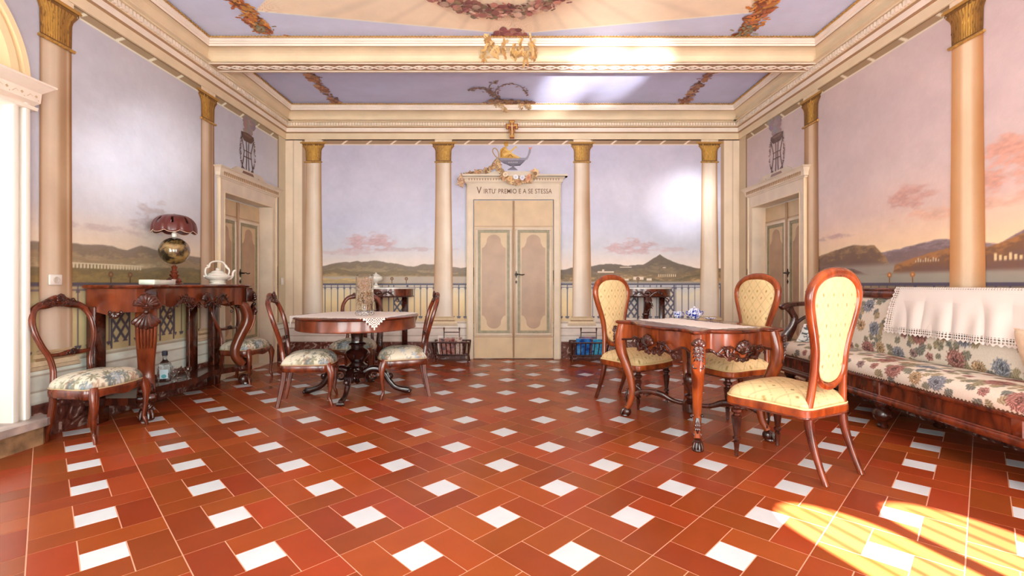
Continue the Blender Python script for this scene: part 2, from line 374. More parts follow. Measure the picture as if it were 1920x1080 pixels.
def wall_back_paint(X, Z):
    px = 962+139*X; py = 672-139*Z
    c = sky(X, Z, [1.2, 1.33, 1.5, 1.8, 2.3, 2.9], [(232, 214, 200), (224, 212, 206), (206, 206, 216), (203, 204, 224), (202, 199, 217), (192, 186, 204)], 5)
    for x0, z0, a, b, sd, k in ((-1.95, 1.56, .36, .13, 3, .8), (1.58, 1.51, .36, .11, 8, .75), (-2.2, 1.44, .4, .05, 12, .4), (2.2, 1.46, .3, .04, 14, .4)):
        c = cloud(c, X, Z, x0, z0, a, b, (196, 160, 164), sd, k)
    c = cloud(c, X, Z, -1.4, 1.47, .7, .03, (186, 160, 166), 31, .5)
    L = px < 962
    def bk(cond, f): return np.where(cond[..., None], f, c)
    h = hills(c, X, Z, [-2.7, -2.53, -2.3, -2.0, -1.85, -1.6, -1.3, -1.05, -.6], [1.24, 1.25, 1.29, 1.31, 1.32, 1.27, 1.25, 1.26, 1.22], (136, 120, 108), (158, 138, 108), .12, 21)
    h = hills(h, X, Z, [-2.7, -2.4, -2.1, -1.7, -1.3, -.6], [1.15, 1.19, 1.16, 1.18, 1.17, 1.13], (128, 112, 90), (172, 146, 104), .08, 22)
    h = rect(h, X, Z, -3, 0, .98, 1.105, (178, 164, 148), .012)
    h = hills(h, X, Z, [-2.7, -2.2, -1.9, -1.6, -1.2, -.6], [1.11, 1.07, 1.03, 1.0, .98, 1.0], (206, 176, 122), (196, 170, 128), .08, 23)
    c = bk(L, h)
    h = hills(c, X, Z, [.7, 1.0, 1.3, 1.55, 1.75, 1.93, 1.98, 2.05, 2.25, 2.45, 3], [1.19, 1.25, 1.27, 1.24, 1.26, 1.36, 1.40, 1.35, 1.27, 1.22, 1.2], (112, 98, 88), (134, 116, 92), .14, 41, .009)
    h = hills(h, X, Z, [.7, 1.1, 1.5, 1.8, 2.1, 2.5, 3], [1.14, 1.12, 1.19, 1.17, 1.12, 1.2, 1.2], (118, 100, 76), (176, 146, 104), .12, 42)
    h = hills(h, X, Z, [.7, 1.1, 1.5, 1.7, 2.1, 2.5, 3], [1.13, 1.12, 1.05, 1.10, 1.06, 1.13, 1.12], (108, 94, 70), (196, 160, 110), .1, 43)
    for x0, x1, z0, z1 in ((1.14, 1.36, 1.155, 1.175), (1.2, 1.23, 1.17, 1.2), (1.62, 1.76, 1.06, 1.10), (1.5, 1.56, 1.05, 1.075), (1.8, 1.87, 1.05, 1.08), (1.44, 1.6, 1.225, 1.235), (2.02, 2.06, 1.22, 1.23)):
        h = rect(h, X, Z, x0, x1, z0, z1, (226, 206, 184), .004)
    for q in range(9): h = rect(h, X, Z, 1.96+q*.028, 1.972+q*.028, 1.1, 1.135, (216, 194, 160), .003)
    h = rect(h, X, Z, 0, 3, .98, 1.035, (160, 152, 142), .012)
    c = bk(~L, h)
    g = ramp(Z+(fbm(X*7, Z*9, 55, 4)-.5)*.12, [.5, .75, .9, .98], [(214, 186, 142), (232, 206, 158), (226, 208, 172), (206, 196, 178)])
    gr = ramp(Z+(fbm(X*3, Z*9, 56, 4)-.5)*.2, [.5, .75, .85, .98], [(214, 200, 184), (214, 204, 196), (224, 212, 186), (196, 196, 200)])
    g = np.where((X > 1.0)[..., None], gr, g); t = ss(1.0, .985, Z); c = c*(1-t[..., None])+g*t[..., None]
    ir = (92, 88, 104)
    c = rail(c, X, Z, -2.86, -.62, [(-1.61, -1.43)], ir); c = rail(c, X, Z, .64, 2.86, [(1.50, 1.68), (1.995, 2.17)], ir)
    c = dado(c, X, Z); c = soffit(c, X, Z, -2.9, 2.9)
    for sg in (-1, 1):
        a, b = sorted((sg*3.08, sg*2.845)); n = fbm(X*4, Z*2, 77, 4)[..., None]
        pc = np.array([232, 212, 186])*(1+(n-.5)*.1)
        t = ((X > a) & (X < b) & (Z > .5))*1.; c = c*(1-t[..., None])+pc*t[..., None]
        a, b = sorted((sg*2.845, sg*2.80)); c = rect(c, X, Z, a, b, .5, 2.93, (176, 146, 118), .003)
        e0, e1 = sorted((sg*2.97, sg*2.955)); c = rect(c, X, Z, e0, e1, .5, 2.95, (206, 182, 154), .004)
    return c
def side_common(S, Z, c, latt, col, s_end):
    g = ramp(Z+(fbm(S*6, Z*8, 155, 4)-.5)*.12, [.5, .75, .9, .98], [(196, 164, 122), (206, 178, 134), (200, 172, 132), (160, 134, 104)])
    t = ss(1.0, .985, Z); c = c*(1-t[..., None])+g*t[..., None]
    c = rail(c, S, Z, 2.0, s_end, latt, col)
    c = dado(c, S, Z); c = soffit(c, S, Z, 1.0, 6.2)
    c = rect(c, S, Z, 6.14, 6.4, .5, 2.96, (212, 184, 158), .004); c = rect(c, S, Z, 6.12, 6.15, .5, 2.93, (150, 118, 92), .004)
    return c
def wall_left_paint(S, Z):
    c = sky(S, Z, [1.2, 1.35, 1.55, 1.9, 2.4, 2.9], [(236, 200, 172), (226, 196, 180), (206, 190, 196), (204, 192, 204), (200, 186, 196), (190, 172, 180)], 105)
    c = cloud(c, S, Z, 4.0, 1.56, .25, .16, (172, 148, 150), 103, .8); c = cloud(c, S, Z, 3.4, 1.42, .5, .03, (190, 160, 160), 104, .6)
    h = hills(c, S, Z, [2.5, 3.29, 3.54, 3.74, 3.88, 4.1, 4.5, 5], [1.26, 1.285, 1.30, 1.275, 1.32, 1.28, 1.26, 1.24], (142, 118, 106), (168, 136, 108), .12, 121, .009)
    h = hills(h, S, Z, [2.5, 3.3, 3.6, 3.9, 4.5, 5], [1.19, 1.2, 1.18, 1.23, 1.2, 1.18], (158, 126, 98), (182, 152, 120), .08, 122)
    h = hills(h, S, Z, [2.5, 3.3, 3.6, 3.9, 4.2, 5], [1.12, 1.14, 1.125, 1.12, 1.16, 1.15], (126, 104, 80), (146, 116, 74), .1, 123)
    for q in range(22): h = rect(h, S, Z, 3.27+q*.028, 3.287+q*.028, 1.115, 1.145, (206, 180, 152), .004)
    h = rect(h, S, Z, 3.25, 3.9, 1.145, 1.153, (206, 180, 152), .003)
    return side_common(S, Z, h, [(3.59, 3.757), (4.08, 4.245), (5.2, 5.3)], (88, 74, 84), 6.12)
def wall_right_paint(S, Z):
    c = sky(S, Z, [1.25, 1.4, 1.6, 1.9, 2.4, 2.9], [(250, 214, 176), (240, 202, 178), (222, 190, 186), (214, 188, 190), (210, 184, 188), (204, 178, 180)], 205)
    c = cloud(c, S, Z, 3.62, 1.66, .22, .1, (208, 156, 148), 203, .9); c = cloud(c, S, Z, 2.86, 1.75, .25, .2, (218, 158, 142), 204, .9)
    c = cloud(c, S, Z, 4.45, 1.45, .3, .03, (196, 156, 156), 207, .8); c = cloud(c, S, Z, 3.3, 1.52, .5, .05, (226, 172, 150), 209, .6)
    h = hills(c, S, Z, [2, 2.8, 2.95, 3.3, 3.64, 3.9, 4.3], [1.33, 1.33, 1.25, 1.32, 1.29, 1.27, 1.2], (150, 128, 136), (138, 112, 112), .12, 221, .007)
    h = hills(h, S, Z, [3.72, 3.84, 3.96, 4.2, 4.64, 5], [1.0, 1.22, 1.32, 1.345, 1.28, 1.2], (158, 122, 92), (118, 90, 84), .16, 222, .007)
    h = rect(h, S, Z, 2, 4.7, .9, 1.165, (160, 146, 138), .03)
    h = hills(h, S, Z, [2.0, 2.7, 3.02, 3.2, 3.5, 3.75, 3.82], [1.3, 1.33, 1.24, 1.26, 1.22, 1.15, .9], (172, 118, 76), (124, 92, 84), .13, 223, .007)
    h = hills(h, S, Z, [4.0, 4.2, 4.5, 4.7, 5], [1.08, 1.13, 1.18, 1.17, 1.15], (124, 98, 92), (110, 88, 86), .1, 224, .007)
    h = rect(h, S, Z, 2, 4.75, .9, 1.09, (164, 152, 142), .02)
    for q in range(10): h = rect(h, S, Z, 3.36+q*.021, 3.37+q*.021, 1.165, 1.18+.008*(q % 3), (220, 196, 170), .003)
    for q in range(9): h = rect(h, S, Z, 2.72+q*.03, 2.735+q*.03, 1.15, 1.175+.01*(q % 3), (236, 204, 160), .003)
    return side_common(S, Z, h, [(3.4, 3.56), (4.2, 4.36)], (92, 80, 100), 6.12)

DZT, DY0, DY1 = 1.97, 4.97, 5.94       # side door openings
xs = np.linspace(-XW, XR, 900); zs = np.linspace(0, 2.96, 440)
X, Z = np.meshgrid(xs, zs, indexing='ij')
wb = grid_mesh(np.stack([X, X*0+YF, Z], -1), wall_back_paint(X, Z), 'wall_back', M_plaster, smooth=False, flip=False)
structure(wb, 'far wall painted with columns, a railing and a hilly landscape')
def axis_with(a, *br):
    a = list(a)
    for b in br: i = int(np.argmin(np.abs(np.array(a)-b))); a[i] = b
    return np.array(a)
sy = np.concatenate([np.linspace(YB, 2.6, 150, endpoint=False), np.linspace(2.6, YF, 620)])
sy = axis_with(sy, DY0, DY1); zz = axis_with(np.linspace(0, 2.96, 400), DZT, .16)
S, Z = np.meshgrid(sy, zz, indexing='ij'); sc, zc = (S[:-1, :-1]+S[1:, 1:])/2, (Z[:-1, :-1]+Z[1:, 1:])/2
dk = ~((sc > DY0) & (sc < DY1) & (zc < DZT))
AY, AR, AZ = 2.237, .60, 2.24           # arched opening in the left wall: centre, radius, springing
arch = ((np.abs(sc-AY) < AR) & (zc > .16) & (zc < AZ)) | (((sc-AY)**2+(zc-AZ)**2 < AR**2) & (zc >= AZ))
wl = grid_mesh(np.stack([S*0-XW, S, Z], -1), wall_left_paint(S, Z)*np.array([.99, 1.07, 1.07]), 'wall_left', M_plaster, keep=dk & ~arch, smooth=False)
structure(wl, 'left wall painted with columns, landscape and a black railing')
wr = grid_mesh(np.stack([S*0+XR, S, Z], -1), wall_right_paint(S, Z)*np.array([.98, 1.01, .99]), 'wall_right', M_plaster, keep=dk, smooth=False, flip=True)
structure(wr, 'right wall painted with a pink sky, a lake and columns')

# wall behind the camera, with three tall windows
WIN = [(-2.8, -1.3), (-.8, .8), (1.2, 3.03)]
M_plain = mat('plain_plaster', (222, 204, 190), .6)
sh = []; xx = [-XW-.1]
for a, b in WIN: sh.append(box(xx[-1], a, YB-.1, YB, 0, ZC)); xx.append(b); sh.append(box(a, b, YB-.1, YB, 2.85, ZC)); sh.append(box(a, b, YB-.1, YB, 0, .3 if a < 1 else .0001))
sh.append(box(xx[-1], XR+.1, YB-.1, YB, 0, ZC))
structure(make('wall_front', sh, M_plain, smooth=False))
# glazing bars with round-headed lights in the right-hand window
bars = [box(1.2, 1.86, YB-.07, YB-.03, 0, 2.85), box(2.81, 3.03, YB-.07, YB-.03, 0, 2.85), box(1.95, 3.03, YB-.07, YB-.03, 0, .1)]
sh = []
for a, b in ((1.90, 2.29), (2.37, 2.77)):
    m_ = (a+b)/2; r = (b-a)/2
    poly = [(a-.04, 2.85), (a-.04, 2.2), (a, 2.2)]+[(m_-r*cos(t), 2.2+r*1.25*sin(t)) for t in np.linspace(0, PI, 14)]+[(b, 2.2), (b+.04, 2.2), (b+.04, 2.85)]
    sh.append(prism(poly, YB-.07, YB-.03, lambda p, q, h: (p, h, q)))
    sh += [box(a-.04, a, YB-.07, YB-.03, .1, 2.2), box(b, b+.04, YB-.07, YB-.03, .1, 2.2)]
    for k in (1, 2, 3): x = a+(b-a)*k/4; sh.append(box(x-.006, x+.006, YB-.06, YB-.04, .1, 2.4))
    for z in (.75, 1.6): sh.append(box(a, b, YB-.065, YB-.035, z-.018, z+.018))
structure(make('window_1', bars+sh, M_white, smooth=False))
for i, (a, b) in enumerate(WIN[:2]):
    structure(make('window_%d' % (i+2), [box(a, a+.05, YB-.07, YB-.03, .3, 2.85), box(b-.05, b, YB-.07, YB-.03, .3, 2.85), box((a+b)/2-.03, (a+b)/2+.03, YB-.07, YB-.03, .3, 2.85), box(a, b, YB-.07, YB-.03, 2.3, 2.35), box(a, b, YB-.07, YB-.03, .3, .36), box(a, b, YB-.09, YB-.075, .3, 2.85)], M_white, smooth=False))  # last box is an added blind, out of view, that stops the sun

# ---- ceiling: two flat painted panels divided by a beam
DX, DYF = .225, .29                     # how far the cornice comes off the side walls and the far wall
BY0, BY1, BZ = 4.704, 4.75, 3.168        # beam soffit
def lay(poly, z, up=-1): pass
def ceil_paint(X, Y):
    c = np.zeros(X.shape+(3,))+np.array([203, 192, 214.]); n = fbm(X*1.5, Y*3, 301, 5); c = c*(1+(n-.5)[..., None]*.12)
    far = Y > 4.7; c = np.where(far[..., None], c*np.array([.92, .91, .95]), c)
    # peach canopy with eight points
    cy = 3.30
    ax = np.abs(X); ay = np.abs(Y-cy)
    # upper boundary: line (0,1.07)->(2.2,.71); side boundary: (2.2,.71)->(1.9,.2)->(2.6,0)
    b1 = 1.08-(1.08-.71)/2.205*ax; b2x = np.interp(ay, [0, .3, .715], [2.55, 1.75, 2.21])
    t = ss(.006, -.006, ay-b1)*ss(.008, -.008, ax-b2x)*(Y < 4.5)
    pe = np.array([244, 206, 178])*(1+(fbm(X*2, Y*2, 311, 4)-.5)[..., None]*.08)
    pe = pe*(1-.05*ss(.3, .5, np.abs(((np.arctan2(ay, ax)*14/PI) % 1)-.5))[..., None])
    c = c*(1-t[..., None])+pe*t[..., None]
    e = np.exp(-((ay-b1)/.008)**2)*(ax < 2.2)*(Y < 4.45); c = mix(c, (250, 232, 216), e*.7)
    # fan folds at the points
    for x0, y0 in ((2.2, 4.01), (-2.2, 4.01), (0, 4.36)):
        dx, dy = X-x0, Y-y0; r = np.hypot(dx, dy); a = np.arctan2(dy, dx); c = mix(c, (206, 140, 122), .55*t*ss(.35, .05, r)*ss(.3, .45, np.abs(((a*9) % 1)-.5)))
    return c
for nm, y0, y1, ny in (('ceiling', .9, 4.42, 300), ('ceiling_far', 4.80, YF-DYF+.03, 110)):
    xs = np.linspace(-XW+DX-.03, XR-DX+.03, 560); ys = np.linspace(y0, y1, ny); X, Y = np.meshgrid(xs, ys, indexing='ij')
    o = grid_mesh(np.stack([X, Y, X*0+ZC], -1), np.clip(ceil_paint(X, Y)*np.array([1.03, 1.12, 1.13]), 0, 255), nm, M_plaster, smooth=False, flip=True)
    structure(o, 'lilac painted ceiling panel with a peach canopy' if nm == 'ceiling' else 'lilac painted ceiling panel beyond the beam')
    if nm == 'ceiling': ceil_o = o
    else: ceil_f = o
structure(make('ceiling_near', box(-XW-.1, XR+.1, YB-.1, .9, ZC-.15, ZC+.1), M_plain, smooth=False))
structure(make('ceiling_slab', box(-XW-.1, XR+.1, YB, YF+.1, ZC+.03, ZC+.1), M_plain, smooth=False))

def ring(prof, ya, yb, name, m, near=False, fx=1.0, fy=1.0, parent=None, closed=False, fyn=1.0):
    """profile (d,z) carried along left wall, far side, right wall, and, if closed, the near side"""
    V = []; F = []
    for d, z in prof:
        q = [(-XW+d*fx, ya+(d*fyn if closed else 0), z), (-XW+d*fx, yb-d*fy, z), (XR-d*fx, yb-d*fy, z), (XR-d*fx, ya+(d*fyn if closed else 0), z)]
        V += q
    n = len(prof)
    for i in range(n-1):
        for j in range(4 if closed else 3):
            a, b = i*4+j, i*4+(j+1) % 4; F.append((a, a+4, b+4, b))
    return make(name, (V, F), m, parent, smooth=False)
def strip(prof, name, m, parent=None, **k): return ring(prof, YB, YF, name, m, parent=parent, **k)
ent = strip([(0, 2.95), (.018, 2.95), (.018, 3.03)], 'trim_1', M_cornice); structure(ent, 'cream plaster cornice running round the room above the murals')
strip([(.018, 3.03), (.024, 3.033), (.024, 3.04), (.034, 3.045)], 'fillet', M_cornice_d, ent)
strip([(.034, 3.045), (.036, 3.098)], 'pale_band', M_cornice_l, ent)
strip([(.036, 3.098), (.05, 3.105), (.05, 3.112)], 'fillet', M_cornice_d, ent)
strip([(.05, 3.112), (.052, 3.16), (.085, 3.164), (.092, 3.176)], 'dentil_band', M_cornice, ent)
# egg-and-dart row as individual blocks in one carved strip
sh = []
for k in range(int(6.0/.036)):
    x = -XW+.07+k*.036; sh.append(box(x, x+.021, YF-.078, YF-.05, 3.118, 3.156))
for k in range(int(5.0/.036)):
    y = 1.4+k*.036; sh.append(box(-XW+.05, -XW+.078, y, y+.021, 3.118, 3.156)); sh.append(box(XR-.078, XR-.05, y, y+.021, 3.118, 3.156))
tag(make('dentils', sh, M_cornice_l, ent, smooth=False), None, None)
# upper coves, one ring for each ceiling panel
def cove(y0, y1, name, fyf, fyn):
    p = [(.092, 3.176), (.096, 3.18)]+[(.096+.075*(1-cos(t))*1.0, 3.18+.082*sin(t)) for t in np.linspace(0, PI/2, 7)]
    sc = lambda pr: [((d), z) for d, z in pr]
    root = ring(p, y0, y1, name, M_cornice, closed=True, fy=fyf, fyn=fyn)
    ring([(.171, 3.262), (.176, 3.262), (.176, 3.268)], y0, y1, 'fillet', M_cornice_d, closed=True, fy=fyf, fyn=fyn, parent=root)
    ring([(.176, 3.268), (.18, 3.285), (.19, 3.287), (.193, 3.298)], y0, y1, 'pale_moulding', M_cornice_l, closed=True, fy=fyf, fyn=fyn, parent=root)
    ring([(.193, 3.298), (.2, 3.302), (.206, 3.316), (.214, 3.318), (.217, 3.335)], y0, y1, 'pale_moulding', M_cornice_l, closed=True, fy=fyf, fyn=fyn, parent=root)
    # twisted gilt rope
    sh = []
    d = .225; pts = [(-XW+d, y0+d*fyn), (-XW+d, y1-d*fyf), (XR-d, y1-d*fyf), (XR-d, y0+d*fyn)]
    for a, b in zip(pts, pts[1:]+pts[:1]):
        Ld = math.hypot(b[0]-a[0], b[1]-a[1]); n = int(Ld/.03)
        for k in range(n):
            t0, t1 = (k+.1)/n, (k+1.1)/n; px_, py_ = a[0]+(b[0]-a[0])*t0, a[1]+(b[1]-a[1])*t0; qx, qy = a[0]+(b[0]-a[0])*t1, a[1]+(b[1]-a[1])*t1
            nx, ny = -(b[1]-a[1])/Ld*.006, (b[0]-a[0])/Ld*.006
            sh.append(sweep([(px_-nx, py_-ny, ZC-.012), ((px_+qx)/2, (py_+qy)/2, ZC-.016), (qx+nx, qy+ny, ZC-.012)], .0075, n=5))
    make('gilt_rope', sh, M_gold, root)
    return root
structure(cove(.9, BY0, 'trim_2', 1.35, 1), 'plaster cove with gilt rope around the main ceiling panel')
structure(cove(BY1, YF, 'trim_3', 1.28, .5), 'plaster cove with gilt rope around the far ceiling panel')
bm = make('trim_4', [box(-XW+.03, XR-.03, 4.572, 4.81, BZ, ZC+.02), box(-XW+.03, XR-.03, 4.566, 4.575, BZ+.004, BZ+.02)], M_cornice, smooth=False)
structure(bm, 'plaster beam crossing the ceiling')
# guilloche carved along the beam soffit
sh = [box(-XW+.06, XR-.06, 4.60, 4.61, BZ-.006, BZ+.01), box(-XW+.06, XR-.06, 4.77, 4.78, BZ-.006, BZ+.01)]
for k in range(46):
    x = -XW+.12+k*.13
    for s_ in (-1, 1):
        sh.append(sweep([(x+.13*t, 4.69+s_*.03*sin(PI*t*1.0), BZ-.004) for t in np.linspace(0, 1, 9)], .008, .007, n=6))
    sh.append(ell((x+.065, 4.69, BZ-.002), .02, .013, .008, 8, 5))
make('guilloche', sh, M_cornice_l, bm)
sh = [box(-XW+.06, XR-.06, 4.625, 4.755, BZ-.0015, BZ+.001)]
make('guilloche_ground', sh, M_cornice_d, bm, smooth=False)

# masonry above and behind the cornice
structure(make('wall_upper', [box(-XW-.1, XR+.1, YF, YF+.1, 2.94, ZC+.1), box(-XW-.1, -XW, YB-.1, YF, 2.955, ZC+.1), box(XR, XR+.1, YB-.1, YF, 2.955, ZC+.1), box(-XW, -XW+.06, YB, YF, 3.12, ZC), box(XR-.06, XR, YB, YF, 3.12, ZC), box(-XW, XR, YF-.06, YF, 3.12, ZC),
    box(-XW, -XW+.13, YB, YF, 3.172, 3.178), box(XR-.13, XR, YB, YF, 3.172, 3.178), box(-XW, XR, YF-.14, YF, 3.172, 3.178)], M_cornice, smooth=False))
# ---- red marble skirting
def marble():
    m, nt, b = new_mat('red_brown_marble'); tc = nt.nodes.new('ShaderNodeTexCoord'); n = nt.nodes.new('ShaderNodeTexNoise')
    n.inputs['Scale'].default_value = 9; n.inputs['Detail'].default_value = 10; n.inputs['Distortion'].default_value = 2.5
    r = nt.nodes.new('ShaderNodeValToRGB'); e = r.color_ramp.elements; e[0].position = .3; e[0].color = L4((64, 28, 24)); e[1].position = .64; e[1].color = L4((168, 142, 132))
    q = e.new(.5); q.color = L4((104, 58, 48)); q = e.new(.58); q.color = L4((112, 70, 60))
    nt.links.new(tc.outputs['Object'], n.inputs['Vector']); nt.links.new(n.outputs['Fac'], r.inputs['Fac']); nt.links.new(r.outputs['Color'], b.inputs['Base Color']); b.inputs['Roughness'].default_value = .22
    return m
M_skirt = marble()
structure(make('baseboard_back', [box(-XW, -.645, YF-.015, YF, 0, .225), box(.65, XR, YF-.015, YF, 0, .225)], M_skirt, smooth=False))
structure(make('baseboard_left', [box(-XW, -XW+.015, 2.99, DY0-.1, 0, .225), box(-XW, -XW+.015, DY1+.11, YF-.015, 0, .225)], M_skirt, smooth=False))
structure(make('baseboard_right', [box(XR-.015, XR, YB, DY0-.1, 0, .225), box(XR-.015, XR, DY1+.11, YF-.015, 0, .225)], M_skirt, smooth=False))

# ---- flat motifs painted on a wall, as thin paint layers
class Paint:
    def __init__(s, fn): s.fn = fn; s.V = []; s.F = []; s.K = []; s.h = .0012
    def poly(s, pts, col, dh=.00006):
        k = len(s.V); s.V += [s.fn(a, b, s.h) for a, b in pts]; s.F.append(tuple(range(k, k+len(pts)))); s.K += [col]*len(pts); s.h += dh
    def band(s, pts, w, col, w2=None):
        P = np.array(pts, float); T = np.gradient(P, axis=0); T /= np.linalg.norm(T, axis=1)[:, None]+1e-9; N = np.stack([-T[:, 1], T[:, 0]], 1)
        W = np.linspace(w, w2 if w2 is not None else w, len(P))[:, None]; a = P+N*W; b = P-N*W
        k = len(s.V); s.V += [s.fn(x, y, s.h) for x, y in a]+[s.fn(x, y, s.h) for x, y in b]; n = len(P)
        s.F += [(k+i, k+i+1, k+n+i+1, k+n+i) for i in range(n-1)]; s.K += [col]*(2*n); s.h += .00006
    def disc(s, x, y, r, col, ry=None, n=14, jag=0, rn=None):
        s.poly([(x+r*(1+(rn.uniform(-jag, jag) if rn else 0))*cos(2*PI*i/n), y+(ry or r)*(1+(rn.uniform(-jag, jag) if rn else 0))*sin(2*PI*i/n)) for i in range(n)], col)
    def leaves(s, path, n, size, cols, spread, rn, flowers=0):
        P = np.array(path, float)
        for i in range(n):
            t = rn.random()*(len(P)-1); j = min(int(t), len(P)-2); c = P[j]+(P[j+1]-P[j])*(t-j)
            x, y = c[0]+rn.gauss(0, spread), c[1]+rn.gauss(0, spread); a = rn.uniform(0, 2*PI); l = size*rn.uniform(.6, 1.3); w = l*.32
            col = rn.choice(cols); q = rn.uniform(.85, 1.1); col = tuple(min(255, v*q) for v in col)
            if rn.random() < flowers: s.disc(x, y, l*.55, col, n=8, jag=.2, rn=rn)
            else:
                ca, sa = cos(a), sin(a); f = lambda u, v: (x+u*ca-v*sa, y+u*sa+v*ca)
                s.poly([f(-l/2, 0), f(-l*.2, w*.6), f(0, w*.35), f(l*.2, w*.6), f(l/2, 0), f(l*.2, -w*.6), f(0, -w*.35), f(-l*.2, -w*.6)], col)
    def build(s, name, parent, m=None): return make(name, (s.V, s.F), m or M_motif, parent, smooth=False, cols=s.K)
on_back = lambda a, b, h: (a, YF-h, b)
on_left = lambda a, b, h: (-XW+h, a, b)
on_right = lambda a, b, h: (XR-h, a, b)
on_ceil = lambda a, b, h: (a, b, ZC-h)

# ---- painted columns
def column(idx, fn, s0, light, base=(238, 224, 206), dark=(150, 104, 62), label='', zc=2.64, w0=.13, w1=.105, cap_t=2.93, flip=1):
    """light: list of (u, brightness 0..1) across the shaft, u from -1 to 1"""
    root = bpy.data.objects.new('trim_%d' % idx, None); C.objects.link(root); structure(root, label)
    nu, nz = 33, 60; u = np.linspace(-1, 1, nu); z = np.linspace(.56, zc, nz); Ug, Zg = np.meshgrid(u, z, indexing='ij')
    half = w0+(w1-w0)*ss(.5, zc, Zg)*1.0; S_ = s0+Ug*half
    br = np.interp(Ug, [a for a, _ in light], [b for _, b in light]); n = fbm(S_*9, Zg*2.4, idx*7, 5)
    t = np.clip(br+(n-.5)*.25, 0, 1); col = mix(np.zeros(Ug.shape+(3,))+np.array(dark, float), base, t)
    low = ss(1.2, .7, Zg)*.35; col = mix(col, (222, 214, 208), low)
    h = .004+.0*Ug
    P = np.array([[fn(S_[i, j], Zg[i, j], .004) for j in range(nz)] for i in range(nu)])
    grid_mesh(P, col, 'shaft', M_plaster, root, smooth=False)
    # gilt capital: flaring bell with leaves
    p = Paint(fn); p.h = .005; zt = cap_t
    W = lambda q: w1*(1.0+.06*q)+.052*max(0, (q-.55)/.45)**2
    qs = np.linspace(0, 1, 12)
    outl = [(s0-W(q), zc+.02+(zt-zc-.05)*q) for q in qs]+[(s0+W(q), zc+.02+(zt-zc-.05)*q) for q in qs[::-1]]
    p.poly(outl, (118, 80, 34)); rn = random.Random(idx)
    for k in range(13):
        u0 = -1+2*(k+.5)/13; hi = np.interp(u0, [a for a, _ in light], [b for _, b in light]); c1 = tuple(np.array((120, 78, 34))*(1-hi)+np.array((208, 160, 72))*hi)
        p.band([(s0+u0*W(q)*.96, zc+.03+(zt-zc-.09)*q) for q in np.linspace(0, 1, 6)], .0065, c1, .009)
    for k in range(70):
        q = rn.random(); u0 = rn.uniform(-.95, .95); x = s0+u0*W(q); y = zc+.03+(zt-zc-.08)*q; hi = np.interp(u0, [a for a, _ in light], [b for _, b in light])*rn.uniform(.5, 1.2)
        c1 = tuple(np.clip(np.array((96, 60, 28))*(1-hi)+np.array((212, 168, 84))*hi, 0, 255)); p.poly([(x-.005, y), (x, y+.022), (x+.005, y), (x, y-.012)], c1)
    p.poly([(s0-W(1)-.012, zt-.035), (s0-W(1)-.016, zt-.02), (s0-W(1)-.004, zt-.012), (s0+W(1)+.004, zt-.012), (s0+W(1)+.016, zt-.02), (s0+W(1)+.012, zt-.035)], (176, 128, 56))
    p.poly([(s0-w1-.01, zt-.012), (s0-w1-.01, zt+.02), (s0+w1+.01, zt+.02), (s0+w1+.01, zt-.012)], (226, 204, 176))
    p.build('capital', root)
    # torus ring below the capital
    sh = sweep([fn(s0+u_*(w1+.014), zc+.006, .012) for u_ in np.linspace(-1, 1, 10)], .011, n=8); make('ring', sh, M_gold, root)
    p = Paint(fn); p.h = .005
    for z0, z1, ww, cc in ((.545, .565, w0+.012, (196, 168, 132)), (.515, .545, w0+.035, (214, 190, 152)), (.50, .515, w0+.02, (164, 132, 96)), (.465, .50, w0+.05, (222, 200, 166)), (.44, .465, w0+.06, (206, 184, 154))):
        p.poly([(s0-ww, z0), (s0-ww-.006, (z0+z1)/2), (s0-ww, z1), (s0+ww, z1), (s0+ww+.006, (z0+z1)/2), (s0+ww, z0)], cc)
        p.poly([(s0-ww, z0), (s0+ww, z0), (s0+ww, z0+.003), (s0-ww, z0+.003)], (140, 108, 78))
    p.build('base', root)
    return root
bx = lambda px: (px-962)/139
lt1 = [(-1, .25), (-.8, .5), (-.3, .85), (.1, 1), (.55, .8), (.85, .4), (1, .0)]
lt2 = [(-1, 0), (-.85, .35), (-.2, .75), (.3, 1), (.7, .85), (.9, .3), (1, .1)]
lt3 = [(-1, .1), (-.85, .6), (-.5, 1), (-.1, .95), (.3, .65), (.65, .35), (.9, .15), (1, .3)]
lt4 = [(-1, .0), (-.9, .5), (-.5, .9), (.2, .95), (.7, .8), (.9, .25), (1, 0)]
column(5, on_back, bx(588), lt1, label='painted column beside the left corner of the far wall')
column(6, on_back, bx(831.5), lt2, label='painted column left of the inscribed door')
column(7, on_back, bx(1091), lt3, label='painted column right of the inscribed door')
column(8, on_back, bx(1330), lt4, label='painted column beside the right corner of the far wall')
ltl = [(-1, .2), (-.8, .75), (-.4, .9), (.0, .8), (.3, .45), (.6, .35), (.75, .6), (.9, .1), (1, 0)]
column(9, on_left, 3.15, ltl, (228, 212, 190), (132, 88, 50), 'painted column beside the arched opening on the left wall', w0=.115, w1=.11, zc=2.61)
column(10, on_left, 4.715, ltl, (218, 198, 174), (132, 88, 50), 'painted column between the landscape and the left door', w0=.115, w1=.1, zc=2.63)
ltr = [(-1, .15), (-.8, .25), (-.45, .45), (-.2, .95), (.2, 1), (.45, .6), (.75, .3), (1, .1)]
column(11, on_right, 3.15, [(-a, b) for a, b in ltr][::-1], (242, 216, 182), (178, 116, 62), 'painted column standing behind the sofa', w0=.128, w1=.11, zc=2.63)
column(12, on_right, 4.80, [(-a, b) for a, b in ltr][::-1], (228, 202, 172), (140, 94, 54), 'painted column between the sofa and the right door', w0=.128, w1=.11, zc=2.63)
